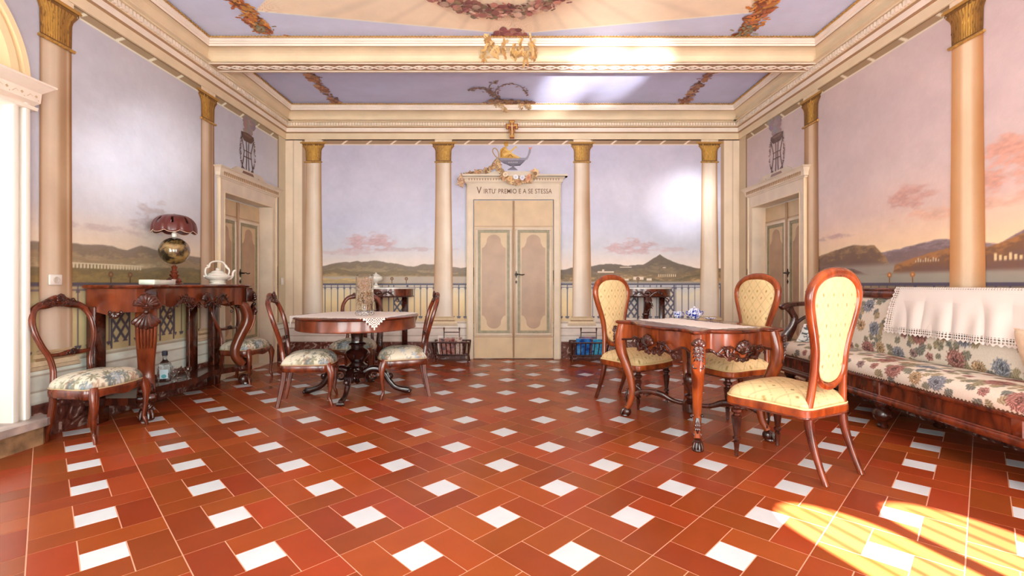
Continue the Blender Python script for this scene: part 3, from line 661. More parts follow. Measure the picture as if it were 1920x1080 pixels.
# ================================================================ DOORS
def fr(x0, x1, z0, z1, t):     # rectangular picture-frame outline as four bars in (x,z)
    return [(x0, x1, z0, z0+t), (x0, x1, z1-t, z1), (x0, x0+t, z0+t, z1-t), (x1-t, x1, z0+t, z1-t)]
def cartouche(x0, x1, z0, z1):
    m = (x0+x1)/2; w = (x1-x0)/2; lob = w*.85
    up = [(x0, z1-.19), (x0+.004, z1-.175)]
    for t in np.linspace(0, 1, 6): up.append((x0+.01+(w*.33)*t, z1-.175+.07*t*t))
    for t in np.linspace(PI*.93, PI*.07, 11): up.append((m+w*.6*cos(t), z1-.085+.085*sin(t)))
    for t in np.linspace(1, 0, 6): up.append((x1-.01-(w*.33)*t, z1-.175+.07*t*t))
    up += [(x1-.004, z1-.175), (x1, z1-.19)]
    lo = [(x, z0+(z1-z)) for x, z in up][::-1]
    return up+lo
def leaf(parent, x0, x1, H, handle=False, zlow=.30, zup=1.77, depth=.0):
    """one door leaf in local coordinates, front face towards -y at y=0"""
    r = make('door_leaf', [box(x0, x1, 0, .04, .01, H)], M_door, parent, smooth=False)
    make('rail_groove', [box(x0, x1, -.0025, 0, zup, zup+.012), box(x0, x1, -.0025, 0, zlow-.012, zlow)], M_doorbrown, r, smooth=False)
    a, b, c, d = x0+.02, x1-.02, zlow+.015, zup-.015
    make('panel_moulding', [rbox(q[0], q[1], -.016, 0, q[2], q[3], .003) for q in fr(a, b, c, d, .03)], M_casing, r)
    make('panel_border', [box(q[0], q[1], -.008, 0, q[2], q[3]) for q in fr(a+.03, b-.03, c+.03, d-.03, .035)]+[box(q[0], q[1], -.013, 0, q[2], q[3]) for q in fr(a+.044, b-.044, c+.044, d-.044, .006)], M_doorgreen, r, smooth=False)
    poly = cartouche(a+.083, b-.083, c+.09, d-.09)
    make('cartouche', prism(poly, 0, .003, lambda p, q, h: (p, -h, q)), M_doorbrown, r, smooth=False)
    return r
def lever(parent, x, z, sgn=1):
    h = make('door_handle', [box(x-.009, x+.009, -.012, 0, z-.045, z+.045), xf(lathe([(.008, 0), (.008, .05)], 10), 0, (0, 0, 0))], M_iron, parent)
    me = h.data
    bpy.data.objects.remove(h)
    sh = [prism([(x+.016*cos(t)*(1+.25*cos(4*t)), z+.042*sin(t)*(1+.2*cos(4*t))) for t in np.linspace(0, 2*PI, 20, endpoint=False)], 0, .006, lambda p, q, k: (p, -k, q)),
          sweep([(x, -.002, z), (x, -.05, z)], .008, n=8), sweep(spl([(x, -.05, z), (x+sgn*.03, -.052, z+.004), (x+sgn*.075, -.05, z-.006), (x+sgn*.11, -.05, z+.002)], 5), .008, .006, n=8)]
    sh = [([(p_[0], p_[1]-.016, p_[2]) for p_ in s_[0]], s_[1]) for s_ in sh]
    h = make('door_handle', sh, M_iron, parent)
    make('keyhole_plate', [prism([(x+.012*cos(t)*(1+.3*cos(4*t)), z-.10+.022*sin(t)*(1+.2*cos(4*t))) for t in np.linspace(0, 2*PI, 16, endpoint=False)], 0.016, .021, lambda p, q, k: (p, -k, q))], M_iron, parent)
def cornice_poly(z0, z1, proj):  # small door cornice profile as (out, z)
    return [(0, z0), (.012, z0), (.016, z0+.012), (.03, z0+.02), (.034, z0+.055), (proj*.6, z0+.075), (proj*.75, z0+.095), (proj, z0+.11), (proj, z1), (0, z1)]
def door(idx, w_open, H, w_out, z_ent, depth, label, cor=(2.13, 2.245), proj=.075, text=None, two=True, hand=.70):
    """local frame: x along the wall, front -y, wall face y=0"""
    root = bpy.data.objects.new('door_%d' % idx, None); C.objects.link(root); structure(root, label)
    a, b = w_open/2, w_out/2
    # casing with outer bead
    make('casing', [box(-b, -a, -.022, 0, 0, H), box(a, b, -.022, 0, 0, H), box(-b, b, -.022, 0, H, cor[0])], M_casing, root, smooth=False)
    make('casing_bead', [rbox(-b-.004, -b+.014, -.034, 0, 0, cor[0], .004), rbox(b-.014, b+.004, -.034, 0, 0, cor[0], .004), box(-a-.012, -a-.004, -.026, 0, 0, H+.008), box(a+.004, a+.012, -.026, 0, 0, H+.008), box(-a-.012, a+.012, -.026, 0, H+.004, H+.012)], M_cornice, root)
    # entablature: mitred return at both ends
    V = []; F = []; pr = cornice_poly(cor[0], cor[1], proj)
    for d, z in pr: V += [(-b-d, 0, z), (-b-d, -d-.02, z), (b+d, -d-.02, z), (b+d, 0, z)]
    for i in range(len(pr)-1):
        for j in range(3): F.append((i*4+j, i*4+j+1, i*4+j+5, i*4+j+4))
    k = (len(pr)-1)*4; F.append((k-4, k-3, k-2, k-1)); F.append((0, 1, 2, 3))
    ent_ = make('entablature', (V, F), M_casing, root, smooth=False)
    sh = []
    n = int(w_out/.036)
    for i in range(n): x = -b+.02+i*(w_out-.02)/n; sh.append(prism([(x, cor[0]+.068), (x+.012, cor[0]+.03), (x+.024, cor[0]+.068)], .054, .062, lambda p, q, h: (p, -h, q)))
    make('painted_leaf_row', sh, M_cornice_d, ent_, smooth=False)
    make('low_pediment', prism([(-b*.62, cor[1]), (-b*.55, cor[1]+.05), (-b*.42, cor[1]+.085), (b*.42, cor[1]+.085), (b*.55, cor[1]+.05), (b*.62, cor[1])], 0, .012, lambda p, q, h: (p, -h, q)), M_casing, root, smooth=False)
    if depth > .05:
        make('reveal', [box(-a-.01, -a, -.0, depth+.05, 0, H+.01), box(a, a+.01, -.0, depth+.05, 0, H+.01), box(-a, a, 0, depth+.05, H, H+.01), box(-a, a, 0, depth+.05, -.02, .004)], M_casing, root, smooth=False)
    y = depth
    dl = bpy.data.objects.new('leaves', None); dl.location = (0, y, 0); C.objects.link(dl); dl.parent = root
    l1 = leaf(root, -a+.012, -.004, H-.012); l2 = leaf(root, .004, a-.012, H-.012)
    bpy.data.objects.remove(dl)
    for l in (l1, l2): l.location = (0, y-.04*(depth < .05), 0)
    meet = make('meeting_strip', [rbox(-.012, .010, -.024, 0, .02, H-.02, .004)], M_doorbrown, l2); 
    lever(l2, .035, 1.13)
    return root
d1 = door(1, 1.08, 2.135, 1.25, 0, .03, 'cream double door under a painted lamp on the far wall', cor=(2.345, 2.43), proj=.09)
d1.location = (bx(963), YF-.03, 0)
# lintel lettering
def text(s, size, loc, rot, m, parent, name='lettering', sx=1):
    cu = bpy.data.curves.new(name, 'FONT'); cu.body = s; cu.size = size; cu.align_x = 'CENTER'; cu.extrude = .0008; cu.offset = .0004; cu.space_character = 1.04
    to = bpy.data.objects.new('tmp', cu); C.objects.link(to); bpy.context.view_layer.update()
    me = bpy.data.meshes.new_from_object(to.evaluated_get(bpy.context.evaluated_depsgraph_get())); bpy.data.objects.remove(to)
    o = bpy.data.objects.new(name, me); C.objects.link(o); me.materials.clear(); me.materials.append(m); o.location = loc; o.rotation_euler = rot; o.scale = (sx, 1, 1); o.parent = parent
    return o
M_ink = mat('faded_brown_lettering', (104, 70, 46), .6)
text("IRTU' PREMIO E A SE STESSA", .088, (.055, -.0235, 2.215), (PI/2, 0, 0), M_ink, d1, 'inscription', .80)
text("V", .135, (-.462, -.0235, 2.210), (PI/2, 0, 0), M_ink, d1, 'inscription_initial', .80)
d2 = door(2, DY1-DY0, DZT, 1.17, 0, .14, 'recessed cream double door in the left wall', cor=(2.11, 2.225), proj=.07)
d2.location = (-XW, (DY0+DY1)/2, 0); d2.rotation_euler = (0, 0, PI/2)
d3 = door(3, DY1-DY0, DZT, 1.17, 0, .14, 'recessed cream double door in the right wall', cor=(2.11, 2.225), proj=.07)
d3.location = (XR, (DY0+DY1)/2, 0); d3.rotation_euler = (0, 0, -PI/2)

# ---- arched opening with tall white shutters in the left wall
w4 = bpy.data.objects.new('window_4', None); C.objects.link(w4); structure(w4, 'arched opening with a white frame and ornate shelf-like cornice at far left')
def arc_band(r0, r1, x0, x1, m, name, n=40):
    V = []; F = []
    for i in range(n+1):
        t = PI*i/n
        for r, x in ((r0, x0), (r1, x0), (r1, x1), (r0, x1)): V.append((x, AY+r*cos(t), AZ+r*sin(t)))
    for i in range(n):
        for j in range(4): a, b = i*4+j, i*4+(j+1) % 4; F.append((a, b, b+4, a+4))
    return make(name, (V, F), m, w4)
M_cream2 = mat('cream_arch_paint', (240, 214, 168), .45)
arc_band(.59, .635, -XW, -XW+.05, M_cream2, 'archivolt'); arc_band(.635, .66, -XW, -XW+.03, M_cornice, 'archivolt'); arc_band(.66, .695, -XW, -XW+.06, M_cream2, 'archivolt')
arc_band(.598, .61, -XW-.3, -XW+.02, M_cream2, 'soffit')
sh = []
for s_ in (-1, 1):
    y0, y1 = sorted((AY+s_*.595, AY+s_*.635)); sh.append(rbox(-XW-.3, -XW+.05, y0, y1, .16, 2.13, .004))
    y0, y1 = sorted((AY+s_*.635, AY+s_*.655)); sh.append(box(-XW, -XW+.025, y0, y1, .16, 2.13))
    y0, y1 = sorted((AY+s_*.655, AY+s_*.695)); sh.append(rbox(-XW, -XW+.06, y0, y1, .16, 2.13, .006))
make('jamb', sh, M_white, w4)
# impost cornice
pr = [(0, 2.085), (.07, 2.09), (.075, 2.11), (.05, 2.115), (.06, 2.125), (.085, 2.14), (.09, 2.20), (.15, 2.235), (.165, 2.24), (.165, 2.25), (0, 2.25)]
V = []; F = []
for d, z in pr: V += [(-XW+d, .9, z), (-XW+d, AY+.70+d*.35, z), (-XW, AY+.70+d*.35, z)]
for i in range(len(pr)-1):
    for j in range(2): F.append((i*3+j, i*3+j+1, i*3+j+4, i*3+j+3))
ic = make('impost_cornice', (V, F), M_cornice_l, w4, smooth=False)
p = Paint(lambda a, b, h: (-XW+.0875+(b-2.14)/.06*.005+h, a, b)); rn = random.Random(3)
for k in range(16):
    y = 1.6+k*.085
    p.band([(y, 2.155), (y+.02, 2.175), (y+.035, 2.165)], .002, (196, 172, 140), .001); p.poly([(y+.045, 2.17), (y+.055, 2.18), (y+.065, 2.17), (y+.055, 2.16)], (196, 172, 140)); p.disc(y+.07, 2.15, .003, (190, 160, 130))
p.build('painted_sprigs', ic)
sheer, nt, b_ = new_mat('white_sheer'); b_.inputs['Base Color'].default_value = L4((246, 244, 240)); b_.inputs['Roughness'].default_value = .9
tr = nt.nodes.new('ShaderNodeBsdfTranslucent'); tr.inputs[0].default_value = (.95, .95, .93, 1); mxs = nt.nodes.new('ShaderNodeMixShader'); mxs.inputs[0].default_value = .6
nt.links.new(b_.outputs[0], mxs.inputs[1]); nt.links.new(tr.outputs[0], mxs.inputs[2]); nt.links.new(mxs.outputs[0], nt.nodes['Material Output'].inputs[0])
ys = np.linspace(AY-.6, AY+.6, 120); zs_ = np.linspace(.17, 2.1, 8); Yg, Zg = np.meshgrid(ys, zs_, indexing='ij')
grid_mesh(np.stack([-XW-.24+.012*np.sin(Yg*60)+0*Zg, Yg, Zg], -1), None, 'curtain', sheer, w4)
make('transom', [rbox(-XW-.27, -XW-.2, AY-.6, AY+.6, 2.08, 2.16, .005)], M_cream2, w4)
M_lunette = mat('ochre_lunette_glass', (150, 134, 84), .5)
make('lunette', prism([(AY+.595*cos(t), AZ+.595*sin(t)) for t in np.linspace(0, PI, 30)]+[(AY-.595, 2.1), (AY+.595, 2.1)], -XW-.26, -XW-.25, lambda p, q, h: (h, p, q)), M_lunette, w4, smooth=False)
make('fan_bars', [sweep([(-XW-.245, AY, 2.16), (-XW-.245, AY+.59*cos(t), AZ+.59*sin(t))], .012, n=6) for t in (.6, 1.1, 1.57, 2.0, 2.5)], M_cornice_d, w4)
# stone step
st = []
for z0, z1, o_ in ((.0, .115, .0), (.115, .16, .025)):
    poly = [(-XW-.3, 1.0), (-XW+.13+o_, 1.0), (-XW+.13+o_, AY+.70), (-XW+.10+o_, AY+.745+o_), (-XW+.05, AY+.77+o_), (-XW-.3, AY+.77+o_)]
    st.append(prism(poly, z0, z1))
M_step = mat('worn_grey_stone', (176, 158, 150), .45, var=.25, vscale=8); M_step2 = mat('stained_step_stone', (150, 116, 84), .55, var=.35, vscale=10)
sr = make('trim_13', st[1], M_step, smooth=False); structure(sr, 'worn grey stone step below the arched opening'); make('riser', st[0], M_step2, sr, smooth=False)

# ================================================================ PAINTED MOTIFS
rn = random.Random(11)
bz = lambda py: (672-py)/139
p = Paint(on_back); p.h = .002
P_ = lambda *q: [(bx(a), bz(b)) for a, b in q]
grey, greyd, greyl = (118, 112, 126), (92, 86, 100), (146, 140, 152)
# oil lamp: bowl, foot, spout, flame, looped handle
p.poly(P_((934, 296), (937, 302), (945, 307), (955, 309.5), (963, 310), (973, 309), (981, 305), (986, 300), (989, 293), (984, 297), (975, 297)), grey)
p.poly(P_((936, 296), (988, 296), (986, 300), (938, 301)), greyl)
p.poly(P_((984, 298), (989, 292), (991, 284), (992, 279), (996, 279), (995, 286), (991, 295), (988, 300)), greyl)
p.poly(P_((941, 304), (958, 309), (974, 308), (984, 302), (975, 311), (957, 312)), greyd)
p.poly(P_((958, 310), (966, 310), (964, 313), (969, 317), (971, 319), (951, 319), (953, 317), (960, 313)), grey)
p.poly(P_((992, 280), (991, 276), (994, 277), (998, 275), (996, 280)), (206, 140, 116))
for k in range(7): p.poly(P_((953+k*2.7, 303.5), (954.5+k*2.7, 303.5), (954.5+k*2.7, 305.5), (953+k*2.7, 305.5)), (178, 172, 180))
p.band(spl(P_((936, 299), (929, 293), (924, 285), (925, 279), (930, 279), (934, 285), (935, 293), (933, 301), (931, 304)), 6), .007, (150, 122, 84)); p.band(spl(P_((936, 299), (929, 293), (924, 285), (925, 279), (930, 279), (934, 285), (935, 293), (933, 301), (931, 304)), 6), .003, (190, 160, 110))
# gilded seated figure
gA, gB, gC = (198, 150, 66), (160, 112, 40), (222, 182, 104)
p.poly(P_((937, 296), (937, 288), (938, 281), (942, 277), (946, 275), (950, 277), (953, 283), (955, 289), (962, 290), (969, 292), (976, 296), (968, 297)), gA)
p.disc(bx(949), bz(271.5), .030, gA, .030, rn=rn); p.poly(P_((944, 270), (946, 266), (951, 265), (954, 268), (951, 270)), gB)
p.band(spl(P_((947, 279), (954, 284), (960, 282), (965, 277)), 4), .015, gC, .010); p.disc(bx(967), bz(276), .017, gC, .012)
p.band(spl(P_((944, 291), (955, 287), (963, 291), (974, 296)), 4), .018, gC, .010); p.band(spl(P_((940, 294), (940, 286), (944, 279)), 4), .010, gB, .006); p.band(spl(P_((952, 295), (957, 290), (961, 295)), 4), .006, gB)
p.build('painted_oil_lamp', wb)
p = Paint(lambda a, b, h: (a, YF-.125-h, b)); p.h = .002
gcol = [(186, 148, 104), (214, 184, 136), (146, 106, 72), (206, 150, 110), (170, 136, 96)]
p2 = Paint(on_back); p2.h = .016
p2.leaves(spl(P_((931, 304), (925, 313), (912, 320), (895, 326), (880, 328), (868, 331)), 4), 190, .05, gcol, .016, rn, .1)
p2.leaves(spl(P_((934, 304), (937, 318), (943, 328)), 4), 60, .045, gcol, .012, rn, .1)
p2.build('painted_garland', wb)
p = Paint(lambda a, b, h: (a, YF-.145-h, b)); p.h = .0
p.leaves(spl(P_((940, 325), (946, 336), (957, 343), (972, 345), (987, 342), (998, 335), (1004, 325)), 4), 230, .05, gcol, .017, rn, .15)
for q in ((948, 332, (230, 206, 176)), (956, 340, (222, 176, 118)), (967, 337, (236, 232, 236)), (979, 338, (220, 216, 226)), (990, 338, (206, 140, 110))): p.disc(bx(q[0]), bz(q[1]), .034, q[2], n=10, jag=.15, rn=rn); p.disc(bx(q[0]), bz(q[1]), .016, tuple(v*.88 for v in q[2]), n=8, jag=.2, rn=rn)
p.leaves(P_((866, 338), (868, 352)), 50, .05, [(170, 130, 100), (200, 164, 128)], .018, rn)
p.build('painted_garland', wb)
# ring-topped finials along the painted rails
def finials(fn, pts, col, parent, z=1.01):
    p = Paint(fn); p.h = .0025
    for s in pts: p.band([(s, z), (s, z+.045)], .005, tuple(v*.8 for v in col)); p.disc(s, z+.065, .024, col, n=14); p.disc(s, z+.065, .010, tuple(min(255, v*1.3) for v in col), n=10)
    p.build('painted_finials', parent)
finials(on_back, [bx(735), bx(762), bx(1196)], (124, 96, 74), wb); finials(on_left, [3.58, 3.76], (116, 86, 60), wl); finials(on_right, [3.58, 3.80, 4.36, 4.6], (170, 120, 76), wr)
# smoking tripods above the side doors
def tripod(fn, s, z, k, parent, col, smoke):
    p = Paint(fn); p.h = .002; r_ = random.Random(5); f = lambda a, b: (s+a*k, z+b)
    for i in range(46): a = r_.uniform(-.10, .16)*k; h = r_.uniform(.0, .22); p.disc(s+a*(.4+h*3.2)+.1*h*k, z+.40+h, .02+.03*r_.random(), tuple(v*r_.uniform(.92, 1.06) for v in smoke), n=9, jag=.4, rn=r_)
    p.poly([f(-.13, .41), f(-.12, .36), f(-.07, .32), f(.07, .32), f(.12, .36), f(.13, .41), f(0, .425)], col)
    p.poly([f(-.1, .405), f(.1, .405), f(.06, .38), f(-.06, .38)], tuple(v*1.25 for v in col))
    for a in (-.12, -.03, .03, .12): p.band([f(a, .35), f(a*.55, .2), f(a*.7, .1), f(a*1.0, -.02)], .007, col, .009)
    p.band([f(-.07, .14), f(.07, .14)], .006, col); p.band([f(-.085, .21), f(.085, .21)], .005, col)
    for a in (-1, 1): p.leaves(spl([f(a*.12, .36), f(a*.145, .2), f(a*.12, .05), f(a*.02, -.06)], 5), 60, .028, [col, tuple(v*1.3 for v in col)], .006, r_)
    p.poly([f(-.1, -.03), f(.1, -.03), f(.12, -.06), f(-.12, -.06)], tuple(v*1.5 for v in col))
    p.leaves([f(.2, -.06), f(.27, -.2)], 26, .035, [tuple(v*1.1 for v in col)], .008, r_)
    return p.build('painted_tripod', parent)
tripod(on_left, 5.42, 2.32, 1.0, wl, (92, 66, 56), (150, 132, 130)); tripod(on_right, 5.42, 2.32, 1.0, wr, (110, 88, 84), (158, 142, 146))
# garlands and blooms on the ceiling
cx = lambda px, py: ((px-962)/(533-py)*(ZC-1), 880*(ZC-1)/(533-py))
orange = [(206, 130, 62), (176, 96, 52), (222, 160, 88), (150, 92, 66), (196, 118, 80)]
for sgn in (-1, 1):
    p = Paint(on_ceil); p.h = .002
    mx_ = lambda q: [(sgn*abs(a) if sgn > 0 else a, b) for a, b in q]
    path = [cx(444, 2), cx(462, 16), cx(472, 34), cx(488, 48), cx(500, 60)] if sgn < 0 else [cx(1435, 4), cx(1428, 18), cx(1420, 34), cx(1408, 48), cx(1398, 60)]
    p.leaves(spl(path, 4), 150, .085, orange, .042, rn, .05); p.leaves(spl([path[0], (path[0][0]*1.03, 3.3)], 4), 90, .07, orange, .03, rn)
    p.leaves(spl(path[-2:], 3), 24, .06, [(128, 130, 104), (150, 140, 110)], .05, rn)
    p.build('painted_garland', ceil_o)
    p = Paint(on_ceil); p.h = .002
    path = [cx(578, 137), cx(592, 150), cx(608, 168), cx(622, 184), cx(634, 192)] if sgn < 0 else [cx(1332, 134), cx(1318, 150), cx(1303, 167), cx(1290, 182), cx(1282, 190)]
    p.leaves(spl(path, 4), 150, .075, [(150, 96, 74), (176, 120, 88), (128, 84, 72), (186, 142, 108)], .03, rn, .1); p.build('painted_garland', ceil_f)
p = Paint(on_ceil); p.h = .002
circ = [(-.1+.66*cos(t), 3.33+.62*sin(t)) for t in np.linspace(0, 2*PI, 60)]
p.leaves(circ, 1300, .06, [(168, 112, 104), (196, 140, 124), (146, 96, 92), (214, 180, 160), (150, 130, 104)], .03, rn, .35); p.build('painted_wreath', ceil_o)
p = Paint(on_ceil); p.h = .003; q0 = cx(955, 70)
for k in range(60): a = rn.uniform(0, 2*PI); r = rn.uniform(0, .12); p.disc(q0[0]+r*cos(a)*1.3, q0[1]-.06+r*sin(a), .035, rn.choice([(156, 92, 96), (180, 116, 112), (130, 84, 84), (186, 140, 126)]), n=8, jag=.3, rn=rn)
p.build('painted_bloom', ceil_o)
# gilded leaves hanging from that bloom over the moulding
p = Paint(lambda a, b, h: (a, 4.385+(3.335-b)*1.2-h, b)); p.h = .012
for k, (px, py) in enumerate(((912, 72), (920, 84), (930, 92), (944, 84), (962, 90), (975, 86), (986, 96), (996, 80), (1000, 92), (905, 92))):
    yy = 4.42; x0, z0 = (px-962)/880*yy, 1+(533-py)/880*yy
    p.leaves([(x0, z0+.03), (x0+.01, z0-.03)], 14, .05, [(206, 166, 104), (224, 190, 136), (180, 136, 84)], .014, rn)
bl = p.build('painted_leaf_spray', ceil_o)
p = Paint(on_ceil); p.h = .002; tw = [(122, 100, 96), (150, 116, 96), (140, 96, 84)]
for ph in ([(905, 165), (925, 175), (945, 190)], [(935, 150), (918, 160), (920, 175), (935, 188)], [(990, 178), (975, 160), (950, 157), (930, 168), (932, 185)], [(880, 168), (900, 164), (925, 172)]):
    pp = spl([cx(*q) for q in ph], 5); p.band(pp, .006, (140, 116, 104)); p.leaves(pp, 36, .05, tw, .02, rn)
p.leaves([cx(918, 188), cx(1000, 190)], 130, .07, [(150, 104, 84), (176, 134, 98), (124, 88, 80), (190, 156, 128)], .03, rn, .3); p.build('painted_spray', ceil_f)
p = Paint(lambda a, b, h: (a, YF-.285+(3.33-b)*.5-h, b)); p.h = .012
for px, py in ((932, 196), (944, 200), (990, 198), (975, 196)):
    yy = 6.08; p.leaves([((px-962)/880*yy, 1+(533-py)/880*yy)]*2+[((px-960)/880*yy, .97+(533-py)/880*yy)], 12, .06, [(176, 140, 96), (206, 172, 130)], .02, rn)
p.build('painted_leaf_spray', ceil_f)

# ================================================================ SMALL WALL THINGS
M_iconred = mat('icon_red_brown', (140, 66, 30), .4); M_icongold = mat('icon_gold', (214, 164, 84), .35, metal=.3)
def cross_poly(k):
    return [(a*k, b*k) for a, b in [(-.032, .115), (.032, .115), (.032, .065), (.075, .065), (.075, .0), (.04, .0), (.04, -.035), (.028, -.035), (.028, -.115), (-.028, -.115), (-.028, -.035), (-.04, -.035), (-.04, .0), (-.075, .0), (-.075, .065), (-.032, .065)]]
cr = thing('wall_cross', 'small stepped wooden icon cross in gold and red on the cornice above the door', 'cross', (bx(960), YF-.105, 3.055))
up = lambda y: (lambda p, q, h: (p, y-h, q))
make('board', prism(cross_poly(1.08), 0, .018, up(0)), M_iconred, cr, smooth=False)
make('gilt_border', prism(cross_poly(.94), 0, .004, up(-.018)), M_icongold, cr, smooth=False)
make('painted_ground', prism(cross_poly(.72), 0, .003, up(-.022)), M_iconred, cr, smooth=False)
fg = [sweep([(0, -.027, .06), (0, -.028, .02), (.002, -.028, -.03), (0, -.027, -.085)], .009, .003, up=(0, -1, 0), n=8), sweep([(-.055, -.027, .042), (-.02, -.028, .036), (.02, -.028, .036), (.055, -.027, .042)], .005, .003, up=(0, -1, 0), n=8), ell((0, -.028, .075), .009, .004, .011, 10, 6)]
make('figure', fg, mat('icon_figure_ochre', (232, 196, 140), .5), cr)
sk = thing('wall_socket', 'square white power socket on the painted column at left', 'socket', (-XW+.006, 3.135, 1.03), 0)
make('plate', rbox(0, .012, -.045, .045, -.035, .035, .004), M_plastic, sk)
make('socket_face', [xf(([(z, x, y) for x, y, z in lathe([(.021, 0), (.021, .005), (.018, .006), (.017, .002), (.002, .002)], 20)[0]], lathe([(.021, 0), (.021, .005), (.018, .006), (.017, .002), (.002, .002)], 20)[1]), 0, (.012, 0, 0))], mat('greyish_plastic', (196, 184, 172), .4), sk)
for loc, ax, lb in (((-XW+.018, 6.2, 1.04), 0, 'small white wall switch in the left corner by the door'),):
    s2 = thing('wall_switch', lb, 'switch', loc, 0); make('plate', rbox(0, .01, -.03, .03, -.045, .045, .003), M_plastic, s2); make('rocker', rbox(.01, .016, -.012, .012, -.02, .02, .002), M_plastic, s2)
# ================================================================ FURNITURE HELPERS
def spiral(c, u, v, r0, turns=1.4, w=.008, d=.008, start=0, sgn=1, taper=.35, n=26, r1=.12):
    c, u, v = map(lambda q: np.array(q, float), (c, u, v)); P = []
    for i in range(n):
        t = i/(n-1); r = r0*((1-t)*(1-r1)+r1); a = start+sgn*turns*2*PI*t; q = c+u*r*cos(a)+v*r*sin(a); k = 1-(1-taper)*t
        P.append([*q, w*k, d*k])
    return sweep(P, up=np.cross(u, v), n=8)
def shell(c, u, v, nrm, R, n=7, spread=2.2, w=None, a0=PI/2, bulge=.35):
    """fan of rounded lobes radiating from c"""
    c, u, v, nrm = map(lambda q: np.array(q, float), (c, u, v, nrm)); out = []; w = w or R*spread/n*.66
    for i in range(n):
        a = a0-spread/2+spread*i/(n-1); dr = u*cos(a)+v*sin(a); rr = R*(1-.12*abs(i-(n-1)/2)/(n/2))
        out.append(sweep([[*(c+dr*rr*t+nrm*R*bulge*sin(PI*(.15+.7*t))), w*q_, w*(.3+.6*q_)] for t, q_ in ((0, .25), (.25, .55), (.5, .85), (.72, 1.1), (.88, 1.12), (.96, .85), (1.0, .4))], up=nrm, n=8))
    out.append(ell(tuple(c+nrm*R*.2), R*.14, R*.14, R*.14, 10, 6)); return out
def acanth(c, u, v, nrm, L, sgn=1, w=.01, k=5, amp=.28):
    """curling leaf: a curved spine with side lobes and a scrolled tip"""
    c, u, v, nrm = map(lambda q: np.array(q, float), (c, u, v, nrm)); out = []
    pt = lambda t: c+u*L*t+v*sgn*L*amp*sin(PI*t*1.15)+nrm*w*.8*sin(PI*t)
    out.append(sweep([[*pt(t), w*(1-.55*t), w*.8*(1-.5*t)] for t in np.linspace(0, 1, 9)], up=nrm, n=8))
    out.append(spiral(pt(1)-v*sgn*L*.10, u, v*sgn, L*.12, 1.1, w*.55, w*.55, PI/2, -1))
    for i in range(k):
        t = .12+.72*i/k
        for s2 in (1, -1):
            q = pt(t); d2 = u*.55+v*s2*sgn*.8
            out.append(sweep([[*q, w*.5, w*.5], [*(q+d2*L*.10+nrm*w*.4), w*.45, w*.45], [*(q+d2*L*.17+u*L*.05), w*.12, w*.12]], up=nrm, n=6))
    return out
def carving(c, u, v, nrm, W, H, k=1.0):
    """openwork-looking carved cluster: central shell, paired scrolls and leaves"""
    c, u, v, nrm = map(lambda q: np.array(q, float), (c, u, v, nrm)); out = []
    out += shell(c-v*H*.1, u, v, nrm, H*.5, 7)
    for s in (-1, 1):
        out.append(spiral(c+u*s*W*.24-v*H*.05, u*s, v, H*.3, 1.3, H*.075*k, H*.09*k, -PI*.7)); out.append(spiral(c+u*s*W*.12-v*H*.34, u*s, v, H*.18, 1.2, H*.06*k, H*.07*k, PI*.3))
        out += acanth(c+u*s*W*.28-v*H*.02, u*s, v, nrm, W*.24, 1, H*.07*k, 4); out += acanth(c+u*s*W*.2-v*H*.25, u*s, v, nrm, W*.2, -1, H*.06*k, 3)
        out.append(ell(tuple(c+u*s*W*.38+nrm*H*.05), H*.06, H*.06, H*.06, 8, 5))
    out += shell(c-v*H*.3, u, -v, nrm, H*.2, 5, 1.8); return out
def paw(c, rz, s, h=.07):
    """lion's paw at floor level; front along -y before turning by rz"""
    out = [ell((0, .01*s/.04, h*.5), s*.95, s*1.0, h*.55, 14, 8)]
    for i, a in enumerate((-.62, -.22, .22, .62)):
        x = s*.85*sin(a*1.35); y = -s*.85*cos(a*1.2)
        out.append(sweep([[x*.5, y*.2, h*.8, s*.2, s*.22], [x*.85, y*.75, h*.72, s*.24, s*.25], [x*1.1, y*1.12, h*.42, s*.24, s*.24], [x*1.15, y*1.3, h*.16, s*.17, s*.17]], n=8))
    out.append(lathe([(s*.9, 0), (s*1.0, .006), (s*.95, h*.22)], 16, (0, -s*.15, 0)))
    return [xf(o, rz, c) for o in out]
def sprig_fabric(x, y, seed, bg=(208, 198, 178), scale=1.0, n=46, ext=.27, cols=((96, 104, 104), (120, 116, 92), (134, 146, 160), (150, 118, 96))):
    c = np.zeros(x.shape+(3,))+np.array(bg, float); r = random.Random(seed)
    for i in range(n):
        x0, y0, a0 = r.uniform(-ext, ext), r.uniform(-ext, ext), r.uniform(0, 2*PI); col = np.array(r.choice(cols), float); R = r.uniform(.022, .045)*scale; k = r.choice((5, 6, 7, 8))
        dx, dy = x-x0, y-y0; rr = np.hypot(dx, dy); th = np.arctan2(dy, dx)
        pet = np.abs(np.cos(k*(th-a0)/2)); t = ss(.0035, -.0015, rr-R*(.25+.75*pet**1.3))*(.55+.45*np.cos(rr*900+th*5)**2); c = mix(c, col*r.uniform(.85, 1.15), np.clip(t, 0, 1)*.85)
        # curling stem
        ax, ay = x0+.05*cos(a0)*scale, y0+.05*sin(a0)*scale; rs = np.hypot(x-ax, y-ay); tt = ss(.0035, .001, np.abs(rs-.035*scale))*((np.arctan2(y-ay, x-ax)+a0) % (2*PI) < 3.6); c = mix(c, col*.9, tt*.7)
    return c
